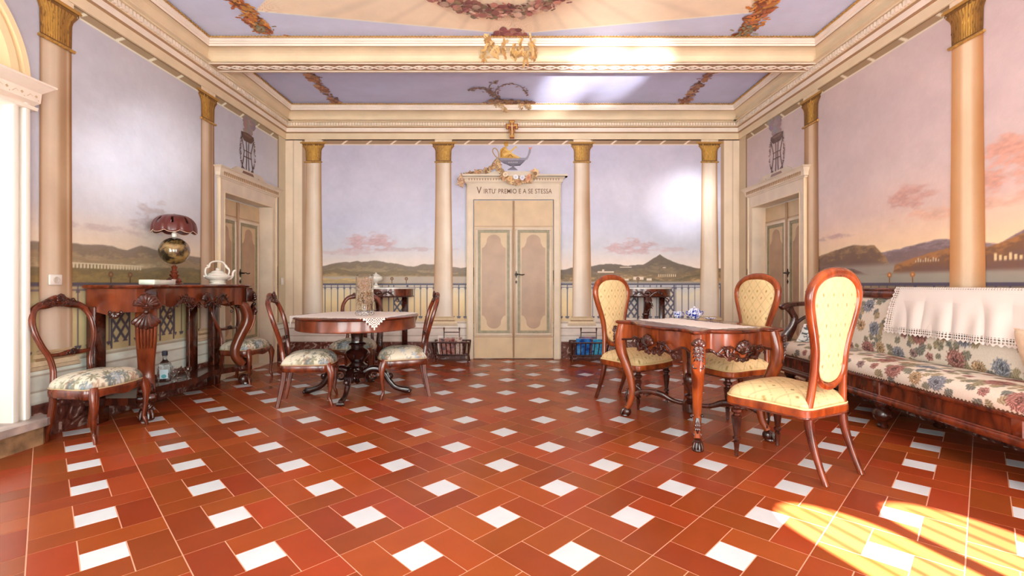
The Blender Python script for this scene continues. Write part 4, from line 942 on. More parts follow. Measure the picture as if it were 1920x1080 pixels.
def tapestry(x, y, seed, bg=(226, 214, 198), w=3.0, h=.6, big=.085, dens=1.0):
    """large chrysanthemums, roses and leaves on a pale ground"""
    c = np.zeros(x.shape+(3,))+np.array(bg, float); r = random.Random(seed); items = []
    step = .155; ny = max(2, int(round(h/step))); nx = int(w/step)
    for i in range(nx):
        for j in range(ny):
            items.append((i*step+(j % 2)*step*.5+r.uniform(-.025, .025), (j+.5)*h/ny+r.uniform(-.02, .02), ((i*2+j*3) % 5)))
    def leafy(x0, y0, a, L, col):
        nonlocal c
        dx, dy = x-x0, y-y0; m = (np.abs(dx) < L*1.2) & (np.abs(dy) < L*1.2)
        if not m.any(): return
        u_, v_ = dx[m]*cos(a)+dy[m]*sin(a), -dx[m]*sin(a)+dy[m]*cos(a); t = u_/L; wd = L*.42*np.sin(PI*np.clip(t, 0, 1))*(.55+.45*np.abs(np.sin(t*13)))
        k = ss(.003, -.001, np.abs(v_)-wd)*(t > 0)*(t < 1); sh = .8+.45*np.abs(np.sin(t*13+np.abs(v_)*120)); c[m] = c[m]*(1-k[:, None])+np.clip(np.array(col)[None]*sh[:, None], 0, 255)*k[:, None]
    for x0, y0, kd in items:
        for q in range(4): aa = r.uniform(0, 2*PI); leafy(x0+.045*cos(aa), y0+.045*sin(aa), aa+r.uniform(-.7, .7), r.uniform(.05, .085), r.choice([(124, 120, 104), (140, 130, 106), (114, 114, 106), (152, 138, 112)]))
    for x0, y0, kd in items:
        if kd == 4 and r.random() < .5: continue
        col, R, k = [((164, 116, 110), big, 30), ((134, 140, 152), big*.85, 26), ((168, 122, 116), big*.45, 10), ((178, 150, 118), big*.7, 24), ((150, 128, 126), big*.5, 14)][kd]
        dx, dy = x-x0, y-y0; m = (np.abs(dx) < R*1.1) & (np.abs(dy) < R*1.1)
        if not m.any(): continue
        rr = np.hypot(dx[m], dy[m]); th = np.arctan2(dy[m], dx[m]); ph = r.uniform(0, 6)
        rim = R*(.72+.28*np.abs(np.cos(k*th/4+ph))*np.abs(np.cos(th*k/2)))
        t = ss(.003, -.002, rr-rim); s1 = .5+.5*np.sin(k*th+14*rr/R+ph); s2 = .5+.5*np.sin(rr/R*22+2*np.sin(th*5)); q = np.clip(.66+.62*s1*(.35+.65*s2)-.22*(rr < R*.25), 0, 1.35)
        cc = np.clip(np.array(col)[None]*q[:, None]+np.array([26, 20, 14])[None]*s1[:, None], 0, 255); c[m] = c[m]*(1-t[:, None])+cc*t[:, None]
    return c
def damask(x, y, sx=.085, sy=.105, bg=(224, 194, 144)):
    c = np.zeros(x.shape+(3,))+np.array(bg, float); a = x/sx+y/sy; b = x/sx-y/sy
    for q in (a, b): c = mix(c, np.array(bg)*.80, ss(.045, .015, np.abs((q+.5) % 1-.5))*.8)
    fx, fy = (a % 1)-.5, (b % 1)-.5; X_ = (fx+fy)*sx/2; Y_ = (fx-fy)*sy/2
    th = np.arctan2(Y_, X_); rr = np.hypot(X_, Y_*.7); t = ((np.floor(a)+2*np.floor(b)) % 3 != 1)*ss(.002, -.001, rr-.0072*(.55+.45*np.abs(np.cos(2*th+.6))))
    idx = (np.floor(a).astype(int)+np.floor(b).astype(int)) % 4; pal = np.array([(150, 124, 66), (170, 110, 76), (126, 110, 66), (150, 130, 84)], float)[idx]
    return c*(1-t[..., None]*.8)+pal*t[..., None]*.8
def dome(outline, z0, h, nr=40, edge=.35, painter=None, m=None, name='seat', parent=None, under=.012, p=2.4, tilt=0, crown=None):
    """upholstered pad from a closed outline (about its centroid); returns the object"""
    O = np.array(outline, float); c = O.mean(0); n = len(O)
    ts = np.linspace(0, 1, nr); P = np.zeros((nr+3, n+1, 3))
    for i, t in enumerate(ts):
        q = c+(O-c)*t; z = z0+h*(edge+(1-edge)*(1-t**p)) if t < 1 else z0+h*edge
        q2 = np.vstack([q, q[:1]]); P[i, :, :2] = q2; P[i, :, 2] = z0+h*(1-t**p)**(.62) if t < 1 else z0
        P[i, :, 2] = z0+h*np.sqrt(max(0, 1-t**(p*2))) * 1.0
    for k, (e, dz) in enumerate(((1.0, 0), (.995, -.4), (.96, -1))):
        q = c+(O-c)*e; P[nr+k, :, :2] = np.vstack([q, q[:1]]); P[nr+k, :, 2] = z0+dz*under
    if tilt: P[:, :, 2] += (P[:, :, 1]-c[1])*tilt
    # denser spacing towards the edge
    col = painter(P[..., 0], P[..., 1]+0*(P[..., 2]))
    return grid_mesh(P, col, name, m, parent, flip=False)
def smooth_outline(pts, k=10): return spl(pts, k, closed=True)

# ================================================================ BALLOON-BACK CHAIRS (tapestry seats)
def seat_outline(wr_, wf, d, bow=.045):
    y0, y1 = d/2, -d/2
    return [(-wr_, y0), (-wr_*.4, y0+.012), (wr_*.4, y0+.012), (wr_, y0), ((wr_+wf)/2+.008, .02), (wf-.004, y1+.07), (wf-.03, y1+.008), (wf*.45, y1-bow*.75), (0, y1-bow), (-wf*.45, y1-bow*.75), (-wf+.03, y1+.008), (-wf+.004, y1+.07), (-(wr_+wf)/2-.008, .02)]
def balloon_chair(label):
    t = thing('balloon_back_chair', label, 'chair')
    out = smooth_outline(seat_outline(.165, .225, .36), 12)
    fine = smooth_outline(seat_outline(.172, .232, .37), 14)
    o = dome(fine, .345, .092, nr=70, painter=lambda a, b: sprig_fabric(a, b, 7), m=M_tap, name='seat', parent=t, p=1.5)
    make('piping', sweep([(a, b, .343) for a, b in out*1.035], .0045, closed=True, n=6), mat('gimp_braid', (176, 150, 112), .7) if 'gimp_braid' not in bpy.data.materials else bpy.data.materials['gimp_braid'], o)
    # rail follows the seat outline; scalloped lower edge at the front
    V = []; n = len(out)
    rail_ = []
    for i in range(n):
        a, b = out[i]; front = b < -.13; dz = .012*cos(a*28) if front else 0
        rail_.append([a, b, .315-dz*.3, .014, .030+dz*.3])
    P_ = np.array(rail_); make('seat_rail', sweep(P_, up=(0, 0, 1), n=10, p=3.2, closed=True), M_mah, t)
    for s in (-1, 1):
        P = spl([[s*.155, .225, .0, .014, .016], [s*.15, .20, .12, .016, .019], [s*.148, .178, .24, .017, .021], [s*.15, .175, .34, .018, .02]], 8)
        make('leg', sweep(P, up=(0, -1, 0), n=10, p=3), M_mah, t)
        P = spl([[s*.188, -.172, .345, .026, .026], [s*.198, -.186, .30, .028, .028], [s*.205, -.198, .24, .024, .024], [s*.202, -.194, .14, .016, .016], [s*.198, -.186, .07, .012, .012], [s*.202, -.194, .045, .015, .015], [s*.206, -.204, .015, .012, .012], [s*.207, -.206, 0, .010, .010]], 6)
        lg = make('leg', sweep(P, n=12, p=2.3), M_mah, t)
        kn = []
        for q in (-1, 0, 1): kn.append(sweep([[s*(.205)+q*.006, -.208+abs(q)*.004, .33, .005, .004], [s*.216+q*.010, -.224+abs(q)*.006, .28, .006, .005], [s*.215+q*.004, -.216, .22, .003, .003]], n=6))
        make('knee_carving', kn, M_mah, lg)
    # back: stiles rising from the seat, pinched waist, balloon loop, carved crest and cross rail
    def side(s): return [[s*.150, .178, .33, .016, .016], [s*.138, .186, .40, .016, .017], [s*.132, .196, .46, .016, .017], [s*.148, .206, .535, .016, .017], [s*.182, .222, .61, .016, .017], [s*.205, .243, .69, .017, .017], [s*.203, .268, .77, .018, .017], [s*.172, .292, .835, .020, .018], [s*.125, .302, .862, .024, .018]]
    for s in (-1, 1):
        P = spl(side(s), 7); st_ = make('stile', sweep(P, up=(0, -1, .15), n=14, p=2.6), M_mah, t)
        Q = P.copy(); Q[:, 1] -= .016; Q[:, 3] = .0045; Q[:, 4] = .004; make('reeding', sweep(Q, up=(0, -1, .15), n=6), M_mah, st_)
    P = spl([[-.135, .301, .858, .024, .017], [-.08, .306, .870, .030, .020], [-.035, .311, .885, .036, .024], [0, .312, .890, .040, .026], [.035, .311, .885, .036, .024], [.08, .306, .870, .030, .020], [.135, .301, .858, .024, .017]], 6)
    cr_ = make('crest_rail', sweep(P, up=(0, -1, .15), n=14, p=2.4), M_mah, t)
    make('crest_carving', carving((0, .290, .888), (1, 0, 0), (0, .15, .98), (0, -1, .15), .22, .075, 1.1)+shell((0, .292, .90), (1, 0, 0), (0, .1, 1), (0, -1, .1), .035, 5), M_mahd, cr_)
    P = spl([[-.160, .210, .548, .013, .014], [-.08, .208, .542, .014, .014], [0, .207, .548, .020, .017], [.08, .208, .542, .014, .014], [.160, .210, .548, .013, .014]], 6)
    x_ = make('cross_rail', sweep(P, up=(0, -1, .1), n=12), M_mah, t)
    make('cross_rail_carving', shell((0, .196, .538), (1, 0, 0), (0, .1, 1), (0, -1, .1), .034, 5)+[ell((s*.036, .196, .545), .012, .009, .010, 8, 5) for s in (-1, 1)], M_mahd, x_)
    return t
CH = [((-2.775, 3.13, 0), (1, .0), 'balloon-back chair with floral seat standing left of the carved console table'),
      ((-2.78, 4.87, 0), (1, -.02), 'balloon-back chair with floral seat beside the left door, behind the console'),
      ((-1.74, 4.01, 0), (.966, .26), 'balloon-back chair with floral seat at the left of the round table'),
      ((-1.66, 4.93, 0), (.05, -1), 'balloon-back chair with floral seat behind the round table, facing the room'),
      ((-1.00, 4.29, 0), (-.96, -.27), 'balloon-back chair with floral seat at the right of the round table')]
chair0 = balloon_chair(CH[0][2])
for i, (loc, f, lb) in enumerate(CH):
    rz = math.atan2(f[0], -f[1])
    if i == 0: chair0.location = loc; chair0.rotation_euler = (0, 0, rz); chair0['group'] = 'balloon-back chairs with tapestry seats'; ch_ = chair0
    else: ch_ = dup(chair0, loc, rz, lb)
    ch_.scale = (1, .84, 1) if i < 2 else (1, .97, 1)

# ================================================================ YELLOW DAMASK CHAIRS
def padw(z):   # half width of the spoon-shaped back pad
    return np.interp(z, PZ, PWD)
ctl = spl([[.485, .0], [.50, .052], [.53, .088], [.575, .102], [.64, .108], [.72, .128], [.80, .158], [.87, .184], [.925, .189], [.975, .176], [1.01, .142], [1.033, .085], [1.04, .0]], 8)
PZ = ctl[:, 0]; PWD = np.clip(ctl[:, 1], 0, None)
def yellow_chair(label):
    t = thing('spoon_back_chair', label, 'chair')
    oc = [(-.17, .215), (0, .222), (.17, .215), (.20, .14), (.215, 0), (.245, -.13), (.235, -.20), (.17, -.232), (0, -.245), (-.17, -.232), (-.235, -.20), (-.245, -.13), (-.215, 0), (-.20, .14)]
    out = smooth_outline(oc, 10)
    o = dome(smooth_outline(oc, 16), .365, .088, nr=80, painter=lambda a, b: damask(a, b), m=M_yellow, name='seat', parent=t, p=1.35)
    make('piping', sweep([(a*1.01, b*1.01, .363) for a, b in out], .0055, closed=True, n=6), bpy.data.materials.get('cream_braid') or mat('cream_braid', (222, 196, 142), .8), o)
    sr_ = make('seat_rail', [sweep([[a*.99, b*.99, .338, .014, .022] for a, b in out], up=(0, 0, 1), n=10, p=3.4, closed=True)], M_walnut, t)
    make('rail_bead', sweep([(a*1.015, b*1.015, .315) for a, b in out], .007, closed=True, n=8), M_mah, sr_)
    for s in (-1, 1):
        P = spl([[s*.150, .205, .335, .021, .021], [s*.152, .208, .27, .021, .022], [s*.155, .228, .18, .018, .019], [s*.158, .262, .08, .015, .017], [s*.160, .295, .0, .014, .017]], 8)
        make('leg', sweep(P, up=(1, 0, 0), n=12, p=2.6), M_mah, t)
        pr = [(.007, 0), (.011, .004), (.010, .02), (.015, .075), (.017, .085), (.010, .09), (.020, .10), (.021, .112), (.013, .12), (.016, .135), (.026, .225), (.028, .235), (.017, .242), (.017, .25), (.029, .262), (.030, .275), (.018, .284), (.018, .296), (.028, .306), (.028, .33)]
        make('leg', lathe(pr, 24, (s*.19, -.185, 0), flute=.05, nfl=8), M_mahd, t)
    # back pad, front and rear faces
    tilt = lambda z: .205+(z-.36)*.075
    for nm, sg, th in (('back_pad', -1, .042), ('back_lining', 1, .018)):
        zz_ = PZ; nu = 90; u = np.linspace(-1, 1, nu); Ug, Zg = np.meshgrid(u, zz_, indexing='ij'); Wd = padw(Zg)
        Xx = Ug*(Wd+.006); bul = np.sqrt(np.clip(1-np.abs(Ug)**2.6, 0, 1))*np.clip(Wd/.06, 0, 1)**.6
        Yy = tilt(Zg)+sg*(.004+th*.75*bul); Pm = np.stack([Xx, Yy, Zg], -1)
        grid_mesh(Pm, damask(Xx, Zg), nm, M_yellow, t, flip=(sg > 0))
    def fs(z, w, wd=.019, dp=.02): return [w, tilt(z), z, wd, dp]
    half = [fs(.335, .160, .017, .019), fs(.42, .146, .016, .019), fs(.50, .136, .017, .019), fs(.58, .130, .020, .02), fs(.66, .136, .020, .02), fs(.74, .158, .021, .02), fs(.82, .188, .022, .021), fs(.89, .210, .023, .021), fs(.95, .212, .024, .022), fs(1.0, .186, .025, .022), fs(1.038, .130, .026, .023), fs(1.058, .06, .027, .023), fs(1.062, 0, .027, .023)]
    full = half+[[-h[0], *h[1:]] for h in half[:-1]][::-1]
    bf = make('back_frame', sweep(spl(full, 6), up=(0, -1, .07), n=14, p=2.5), M_walnut, t)
    P = spl([[-.128, tilt(.58), .58, .016, .018], [-.108, tilt(.52), .518, .017, .018], [-.06, tilt(.48), .478, .018, .018], [0, tilt(.465), .464, .020, .019], [.06, tilt(.48), .478, .018, .018], [.108, tilt(.52), .518, .017, .018], [.128, tilt(.58), .58, .016, .018]], 7)
    make('back_frame_foot', sweep(P, up=(0, -1, .07), n=12, p=2.4), M_walnut, bf)
    for s in (-1, 1): make('shoulder_notch', [ell((s*.217, tilt(.955)-.004, .963), .013, .020, .011, 10, 6)], M_walnut, bf)
    return t
YC = [((1.555, 2.655, 0), (-.46, .886), 'yellow spoon-back chair in the foreground, seen from behind'),
      ((1.035, 4.0, 0), (.61, -.79), 'yellow spoon-back chair at the left end of the carved table'),
      ((1.715, 3.70, 0), (-.965, -.26), 'yellow spoon-back chair behind the carved table, near the sofa end')]
yc = yellow_chair(YC[0][2])
for i, (loc, f, lb) in enumerate(YC):
    rz = math.atan2(f[0], -f[1])
    if i == 0: yc.location = loc; yc.rotation_euler = (0, 0, rz); yc['group'] = 'yellow spoon-back chairs round the carved table'
    else: dup(yc, loc, rz, lb)

# ================================================================ CARVED TABLE (right)
TU = np.array([.947, .321]); TV = np.array([-.321, .947]); TC = np.array([1.25, 3.29]); trz = math.atan2(TU[1], TU[0])
ct = thing('carved_table', 'polished serpentine table with carved lion-paw legs and yellow chairs around it', 'table', (TC[0], TC[1], 0), trz)
def serp(a, b, n=10):
    c = [(-a+.03, -b), (-a*.62, -b+.045), (-a*.35, -b-.005), (0, -b-.03), (a*.35, -b-.005), (a*.62, -b+.045), (a-.03, -b), (a+.005, -b+.02), (a, -b+.05), (a-.04, -b*.6), (a+.012, -b*.3), (a+.03, 0), (a+.012, b*.3), (a-.04, b*.6), (a, b-.05), (a+.005, b-.02)]
    return smooth_outline(c+[(-x, -y) for x, y in c], n)
O = serp(.335, .455)
V = []; F = []; n = len(O)
for z, k in ((.700, .985), (.704, 1.0), (.712, 1.012), (.720, 1.006), (.725, .985), (.726, .95)):
    V += [(a*k, b*k, z) for a, b in O]
for i in range(5):
    for j in range(n): F.append((i*n+j, i*n+(j+1) % n, (i+1)*n+(j+1) % n, (i+1)*n+j))
F.append(tuple(range(5*n, 6*n))); F.append(tuple(range(n-1, -1, -1)))
make('tabletop', (V, F), M_mah, ct)
V = []; F = []
A_ = np.array([(a*.93, b*.95) for a, b in O])
for i, (a, b) in enumerate(A_):
    th = math.atan2(b/.455, a/.335); low = .575-.018*cos(4*th*1.0)-.012*cos(16*th); V += [(a, b, .702), (a, b, low), (a*.93, b*.95, low), (a*.93, b*.95, .702)]
for i in range(n):
    for j in range(3): q, w_ = i*4+j, ((i+1) % n)*4+j; F.append((q, q+1, w_+1, w_))
ap = make('apron', (V, F), M_walnut, ct)
make('apron_edge', sweep([[a, b, .575-.018*cos(4*math.atan2(b/.455, a/.335))-.012*cos(16*math.atan2(b/.455, a/.335)), .007, .008] for a, b in A_], up=(0, 0, 1), closed=True, n=8), M_mahd, ap)
for (c_, u_, n_, W_) in (((0, -.455, .60), (1, 0, 0), (0, -1, 0), .34), ((-.345, 0, .60), (0, -1, 0), (-1, 0, 0), .40), ((.345, 0, .60), (0, 1, 0), (1, 0, 0), .40), ((0, .455, .60), (-1, 0, 0), (0, 1, 0), .34)):
    make('apron_carving', carving(np.array(c_)+np.array(n_)*-.004, u_, (0, 0, 1), n_, W_, .15, 1.1)+[spiral(np.array(c_)+np.array(n_)*.012, u_, (0, 0, 1), .045, 1.2, .012, .012, 0)], M_mahd, ap)
for sx in (-1, 1):
    for sy_ in (-1, 1):
        d = np.array([sx*.45, sy_*.89]) if False else np.array([sx*.6, sy_*.8]); b0 = np.array([sx*.28, sy_*.395])
        q = lambda o_, z, w_: [b0[0]+d[0]*o_, b0[1]+d[1]*o_, z, w_, w_]
        up_ = (-d[1], d[0], 0)
        P = spl([q(.02, .70, .036), q(.035, .64, .040), q(.045, .57, .042), q(.035, .49, .040), q(.0, .40, .034), q(-.035, .30, .029), q(-.052, .20, .025), q(-.04, .12, .022), q(-.01, .065, .021)], 7)
        lg = make('leg', sweep(P, up=up_, n=16, p=2.3), M_walnut, ct)
        an = math.atan2(d[0], -d[1])
        make('paw', paw((b0[0], b0[1], 0), an, .034, .065), M_mahd, lg)
        nn = np.array([d[0], d[1], 0]); tt = np.array([-d[1], d[0], 0])
        kc = acanth((b0[0]+d[0]*.075, b0[1]+d[1]*.075, .67), (0, 0, -1), tt, nn, .15, 1, .011, 5, .09)+acanth((b0[0]+d[0]*.075, b0[1]+d[1]*.075, .67), (0, 0, -1), tt, nn, .15, -1, .011, 5, .09)+shell((b0[0]+d[0]*.07, b0[1]+d[1]*.07, .635), tt, (0, 0, 1), nn, .045, 5)
        make('knee_carving', kc, M_mahd, lg)
        ac = acanth((b0[0]-d[0]*.012, b0[1]-d[1]*.012, .19), (0, 0, -1), tt, nn, .10, 1, .011, 3, .07)+acanth((b0[0]-d[0]*.012, b0[1]-d[1]*.012, .19), (0, 0, -1), tt, nn, .10, -1, .011, 3, .07)+[ell((b0[0]-d[0]*.015+tt[0]*s2*.026, b0[1]-d[1]*.015+tt[1]*s2*.026, .205), .010, .010, .010, 8, 5) for s2 in (-1, 1)]
        make('ankle_carving', ac, M_mahd, lg)
        # stretcher from this leg to the turned centre post
        e0 = b0-d*.05; S_ = spl([[e0[0], e0[1], .17, .014, .020], [e0[0]*.78, e0[1]*.78, .205, .014, .018], [e0[0]*.5, e0[1]*.5, .20, .014, .022], [e0[0]*.28, e0[1]*.28, .165, .013, .016], [0, 0, .155, .013, .016]], 7)
        so = make('stretcher', sweep(S_, up=(0, 0, 1), n=12), M_mahd, ct)
        uu = np.array([-e0[0], -e0[1], 0])/np.linalg.norm(e0)
        make('stretcher_carving', acanth((e0[0]*.62, e0[1]*.62, .215), -uu, (0, 0, 1), (-uu[1], uu[0], 0), .12, -1, .009, 3)+[spiral((e0[0]*.6, e0[1]*.6, .215), uu, (0, 0, 1), .026, 1.2, .009, .009, PI)], M_mahd, so)
make('centre_post', lathe([(.004, .06), (.013, .075), (.010, .088), (.022, .095), (.045, .10), (.062, .115), (.064, .17), (.05, .185), (.03, .195), (.045, .21), (.046, .225), (.026, .235), (.028, .27), (.05, .30), (.058, .34), (.045, .37), (.03, .38), (.034, .5), (.05, .62), (.05, .70)], 28), M_mahd, ct)

# ================================================================ CLOTHS
def cloth(name, fn, nu, nv, hole, m, parent=None, thick=.0016):
    u = np.linspace(0, 1, nu); v = np.linspace(0, 1, nv); Ug, Vg = np.meshgrid(u, v, indexing='ij')
    P = fn(Ug, Vg); uc, vc = (Ug[:-1, :-1]+Ug[1:, 1:])/2, (Vg[:-1, :-1]+Vg[1:, 1:])/2
    o = grid_mesh(P, None, name, m, parent, keep=hole(uc, vc) if hole else None)
    md = o.modifiers.new('thickness', 'SOLIDIFY'); md.thickness = thick; md.offset = 0
    return o
# round table cloth: square, corners hanging over the edge
RT = np.array([-1.427, 4.30]); RR = .548; RZ = .722
def rt_map(U_, V_):
    h = .425; a = (U_-.5)*2*h*1.08; b = (V_-.5)*2*h*1.08; an = math.radians(-58-45); X_ = a*cos(an)-b*sin(an); Y_ = a*sin(an)+b*cos(an)
    r = np.hypot(X_, Y_); th = np.arctan2(Y_, X_); over = np.clip(r-RR, 0, None); rr = np.where(r > RR, RR+.008+.02*np.clip(over/.1, 0, 1)*0+.004, r)
    Z_ = RZ+.0015-over+.0012*np.sin(X_*60)*np.cos(Y_*50); return np.stack([RT[0]+rr*np.cos(th), RT[1]+rr*np.sin(th), Z_], -1)
def lace_hole(lu, lv, bu=.09, per=26, scal=.02):
    def f(u, v):
        e = np.minimum(np.minimum(u, 1-u)*lu, np.minimum(v, 1-v)*lv); al = np.where(np.minimum(u, 1-u)*lu < np.minimum(v, 1-v)*lv, v*lv, u*lu)
        k = np.ones(u.shape, bool); ph = (al*per) % 1
        k &= ~(e < scal*(.5-.5*np.cos(2*PI*ph)))
        band = (e > scal*1.3) & (e < bu); g1 = np.sin(al*per*2*PI)*np.sin(e*per*2*PI*1.0); k &= ~(band & (np.abs(g1) > .55) & ((e*per*2) % 1 < .8))
        return k
    return f
o = cloth('tablecloth', rt_map, 240, 240, lace_hole(.92, .92, .075, 34, .014), M_linen, thick=.0012); tag(o, 'white lace-edged cloth on the round table', 'tablecloth')
def run_map(U_, V_):
    a = (U_-.5)*.36; b = (V_-.5)*.84; X_ = TC[0]+TU[0]*a+TV[0]*b; Y_ = TC[1]+TU[1]*a+TV[1]*b
    return np.stack([X_, Y_, .7285+.001*np.sin(b*70)+.0007*np.sin(a*90)], -1)
o = cloth('table_runner', run_map, 100, 220, lace_hole(.36, .84, .05, 40, .012), M_linen, thick=.0012); tag(o, 'white lace runner lying along the carved table', 'table runner')
# ================================================================ ROUND TABLE (left)
rt = thing('round_table', 'round pedestal table with four scrolled dark feet on the left', 'table', (RT[0], RT[1], 0))
make('tabletop', lathe([(.30, .700), (.53, .700), (.548, .706), (.550, .714), (.540, .7205), (.30, .721)], 96), M_mah, rt)
make('apron', lathe([(.50, .700), (.50, .602), (.518, .600), (.524, .606), (.520, .615), (.520, .695), (.51, .700)], 96, caps=False), M_figured, rt)
make('under_frame', lathe([(.05, .60), (.505, .602), (.505, .61), (.05, .62)], 48), M_black, rt)
make('pedestal', lathe([(.045, .14), (.075, .15), (.085, .19), (.06, .215), (.055, .235), (.085, .25), (.092, .262), (.07, .275), (.058, .29), (.075, .315), (.10, .345), (.112, .37), (.10, .395), (.07, .41), (.055, .42), (.058, .44), (.075, .45), (.078, .458), (.055, .47), (.052, .50), (.06, .56), (.085, .60)], 40), M_black, rt)
make('drop_finial', lathe([(.004, .085), (.022, .10), (.03, .115), (.018, .13), (.045, .145)], 20), M_black, rt)
for k in range(4):
    an = math.radians(-88+90*k); ux, uy = cos(an), sin(an); q = lambda r, z, w, d: [ux*r, uy*r, z, w, d]
    P = spl([q(.05, .19, .030, .034), q(.12, .225, .030, .030), q(.19, .225, .030, .028), (q(.25, .18, .028, .026)), q(.29, .115, .026, .023), q(.34, .062, .025, .020), q(.40, .040, .026, .019), q(.45, .030, .030, .022), q(.475, .020, .022, .016)], 7)
    lg = make('leg', sweep(P, up=(-uy, ux, 0), n=14, p=2.4), M_black, rt)
    for q_ in [spiral((ux*.15, uy*.15, .165), (ux, uy, 0), (0, 0, 1), .05, 1.4, .014, .020, PI*.5), spiral((ux*.30, uy*.30, .165), (ux, uy, 0), (0, 0, 1), .035, 1.2, .012, .022, PI)]: make('scroll', q_, M_black, lg)
    sp = []
    for j in range(-2, 3):
        b = an+j*.0; off = j*.012; ox, oy = -uy*off, ux*off
        sp.append(sweep([[ux*.20+ox, uy*.20+oy, .258, .006, .006], [ux*.27+ox*1.1, uy*.27+oy*1.1, .205, .008, .008], [ux*.30+ox*1.1, uy*.30+oy*1.1, .145, .004, .004]], n=6))
        make('toe', ell((ux*.475+ox*.95, uy*.475+oy*.95, .020), .013, .010, .017, 8, 5), M_black, lg)
    make('foot_carving', sp, M_black, lg)

# glass cylinder of dried flowers
def glass(name, tint=(1, 1, 1, 1), rough=.02):
    m, nt, b = new_mat(name); b.inputs['Base Color'].default_value = tint; b.inputs['Transmission Weight'].default_value = 1; b.inputs['Roughness'].default_value = rough; b.inputs['IOR'].default_value = 1.35
    lp = nt.nodes; return m
M_glass = glass('clear_glass'); M_bottle = glass('faint_blue_glass', (.80, .88, .95, 1))
vx, vy = -1.318, 4.17
v = thing('glass_vase', 'tall clear glass cylinder vase on the round table', 'vase', (vx, vy, .7255))
make('body', lathe([(.002, 0), (.072, 0), (.078, .006), (.074, .018), (.076, .04), (.076, .345), (.079, .352), (.076, .355), (.072, .345), (.072, .045), (.060, .035), (.002, .032)], 48, caps=False), M_glass, v)
make('foot_beads', [ell((.070*cos(a), .070*sin(a), .016), .014, .014, .016, 10, 6) for a in np.linspace(0, 2*PI, 14, endpoint=False)], M_glass, v)
rn = random.Random(21); V = []; F = []; K = []
pal = [(206, 176, 120), (190, 152, 104), (216, 190, 150), (166, 132, 88), (214, 178, 160), (196, 150, 130), (150, 128, 80), (228, 210, 180)]
for i in range(900):
    r = .066*math.sqrt(rn.random()); a = rn.uniform(0, 2*PI); z = rn.uniform(.04, .33); c = rn.choice(pal if z < .22 else pal[:3]+[(214, 178, 160), (220, 190, 176), (206, 160, 146)])
    l = rn.uniform(.012, .035); dx, dy, dz = rn.gauss(0, 1), rn.gauss(0, 1), rn.gauss(0, 1.4); m_ = math.sqrt(dx*dx+dy*dy+dz*dz)+.01; dx, dy, dz = dx/m_*l, dy/m_*l, dz/m_*l
    p0 = [r*cos(a)-dx/2, r*sin(a)-dy/2, z-dz/2]; p1 = [r*cos(a)+dx/2, r*sin(a)+dy/2, z+dz/2]
    for p_ in (p0, p1):
        h_ = math.hypot(p_[0], p_[1])
        if h_ > .069: p_[0] *= .069/h_; p_[1] *= .069/h_
        p_[2] = max(p_[2], .042)
    s = sweep([[*p0, .0012, .0012], [(p0[0]+p1[0])/2, (p0[1]+p1[1])/2, (p0[2]+p1[2])/2, rn.uniform(.002, .0045), .0018], [*p1, .0008, .0008]], n=5)
    o_ = len(V); V += s[0]; F += [tuple(q+o_ for q in f_) for f_ in s[1]]; K += [c]*len(s[0])
o = make('dried_flowers', (V, F), paint_mat('dried_petals', .85, .1, 80), cols=K); o.location = (vx, vy, .7255); tag(o, 'mass of beige dried flowers and petals filling the tall glass vase', 'dried flowers', kind='stuff')

# ================================================================ CARVED CONSOLE (left wall)
CX0, CY0, CY1 = -XW+.02, 3.335, 4.765     # back plane, ends
co = thing('console_table', 'large carved mahogany console table against the left wall, lamp and teapot on top', 'console table', (CX0, (CY0+CY1)/2, 0))
Lh = (CY1-CY0)/2; D = .39
def ctop(k=0.0):     # outline in local (x out of the wall, y along it)
    a = [(0, -Lh-k), (D-.03, -Lh-k), (D+k, -Lh+.03-k), (D+k, -Lh+.19), (D-.02+k, -Lh+.215)]
    t = np.linspace(0, 1, 22)[1:-1]; yy = -Lh+.215+t*(2*Lh-.43); a += [(D-.02+k+.035*cos((y/(Lh-.215))*PI*2)*.6-.02*(1 if False else 0), y) for y in yy]
    a += [(D-.02+k, Lh-.215), (D+k, Lh-.19), (D+k, Lh-.03+k), (D-.03, Lh+k), (0, Lh+k)]
    return a
def slab(outl, zs):   # zs: (z, inset scale)
    V = []; F = []; n = len(outl)
    c = np.mean(outl, 0)
    for z, k in zs:
        for a, b in outl: V.append((max(0, a+k*(1 if a > .01 else 0)), b+k*np.sign(b)*(abs(b) > Lh*.9), z))
    for i in range(len(zs)-1):
        for j in range(n): F.append((i*n+j, i*n+(j+1) % n, (i+1)*n+(j+1) % n, (i+1)*n+j))
    F.append(tuple(range(n-1, -1, -1))); F.append(tuple(range((len(zs)-1)*n, len(zs)*n))); return V, F
make('top', slab(ctop(), [(.968, .0), (.975, .010), (.985, .014), (.992, .010), (.996, .002), (.997, -.004)]), M_mah, co)
# apron with serpentine lower edge
O_ = np.array(ctop(-.018)); V = []; F = []; n = len(O_)
for a, b in O_:
    blk = abs(b) > Lh-.22; low = .800 if blk else .832-.014*cos(b/(Lh-.215)*PI*3)-.004*cos(b*50)
    if a < D*.95 and abs(b) > Lh*.95: low = .80
    V += [(a, b, .969), (a, b, low), (max(a-.02, 0), b*.985, low), (max(a-.02, 0), b*.985, .969)]
for i in range(n-1):
    for j in range(3): q, w_ = i*4+j, (i+1)*4+j; F.append((q, q+1, w_+1, w_))
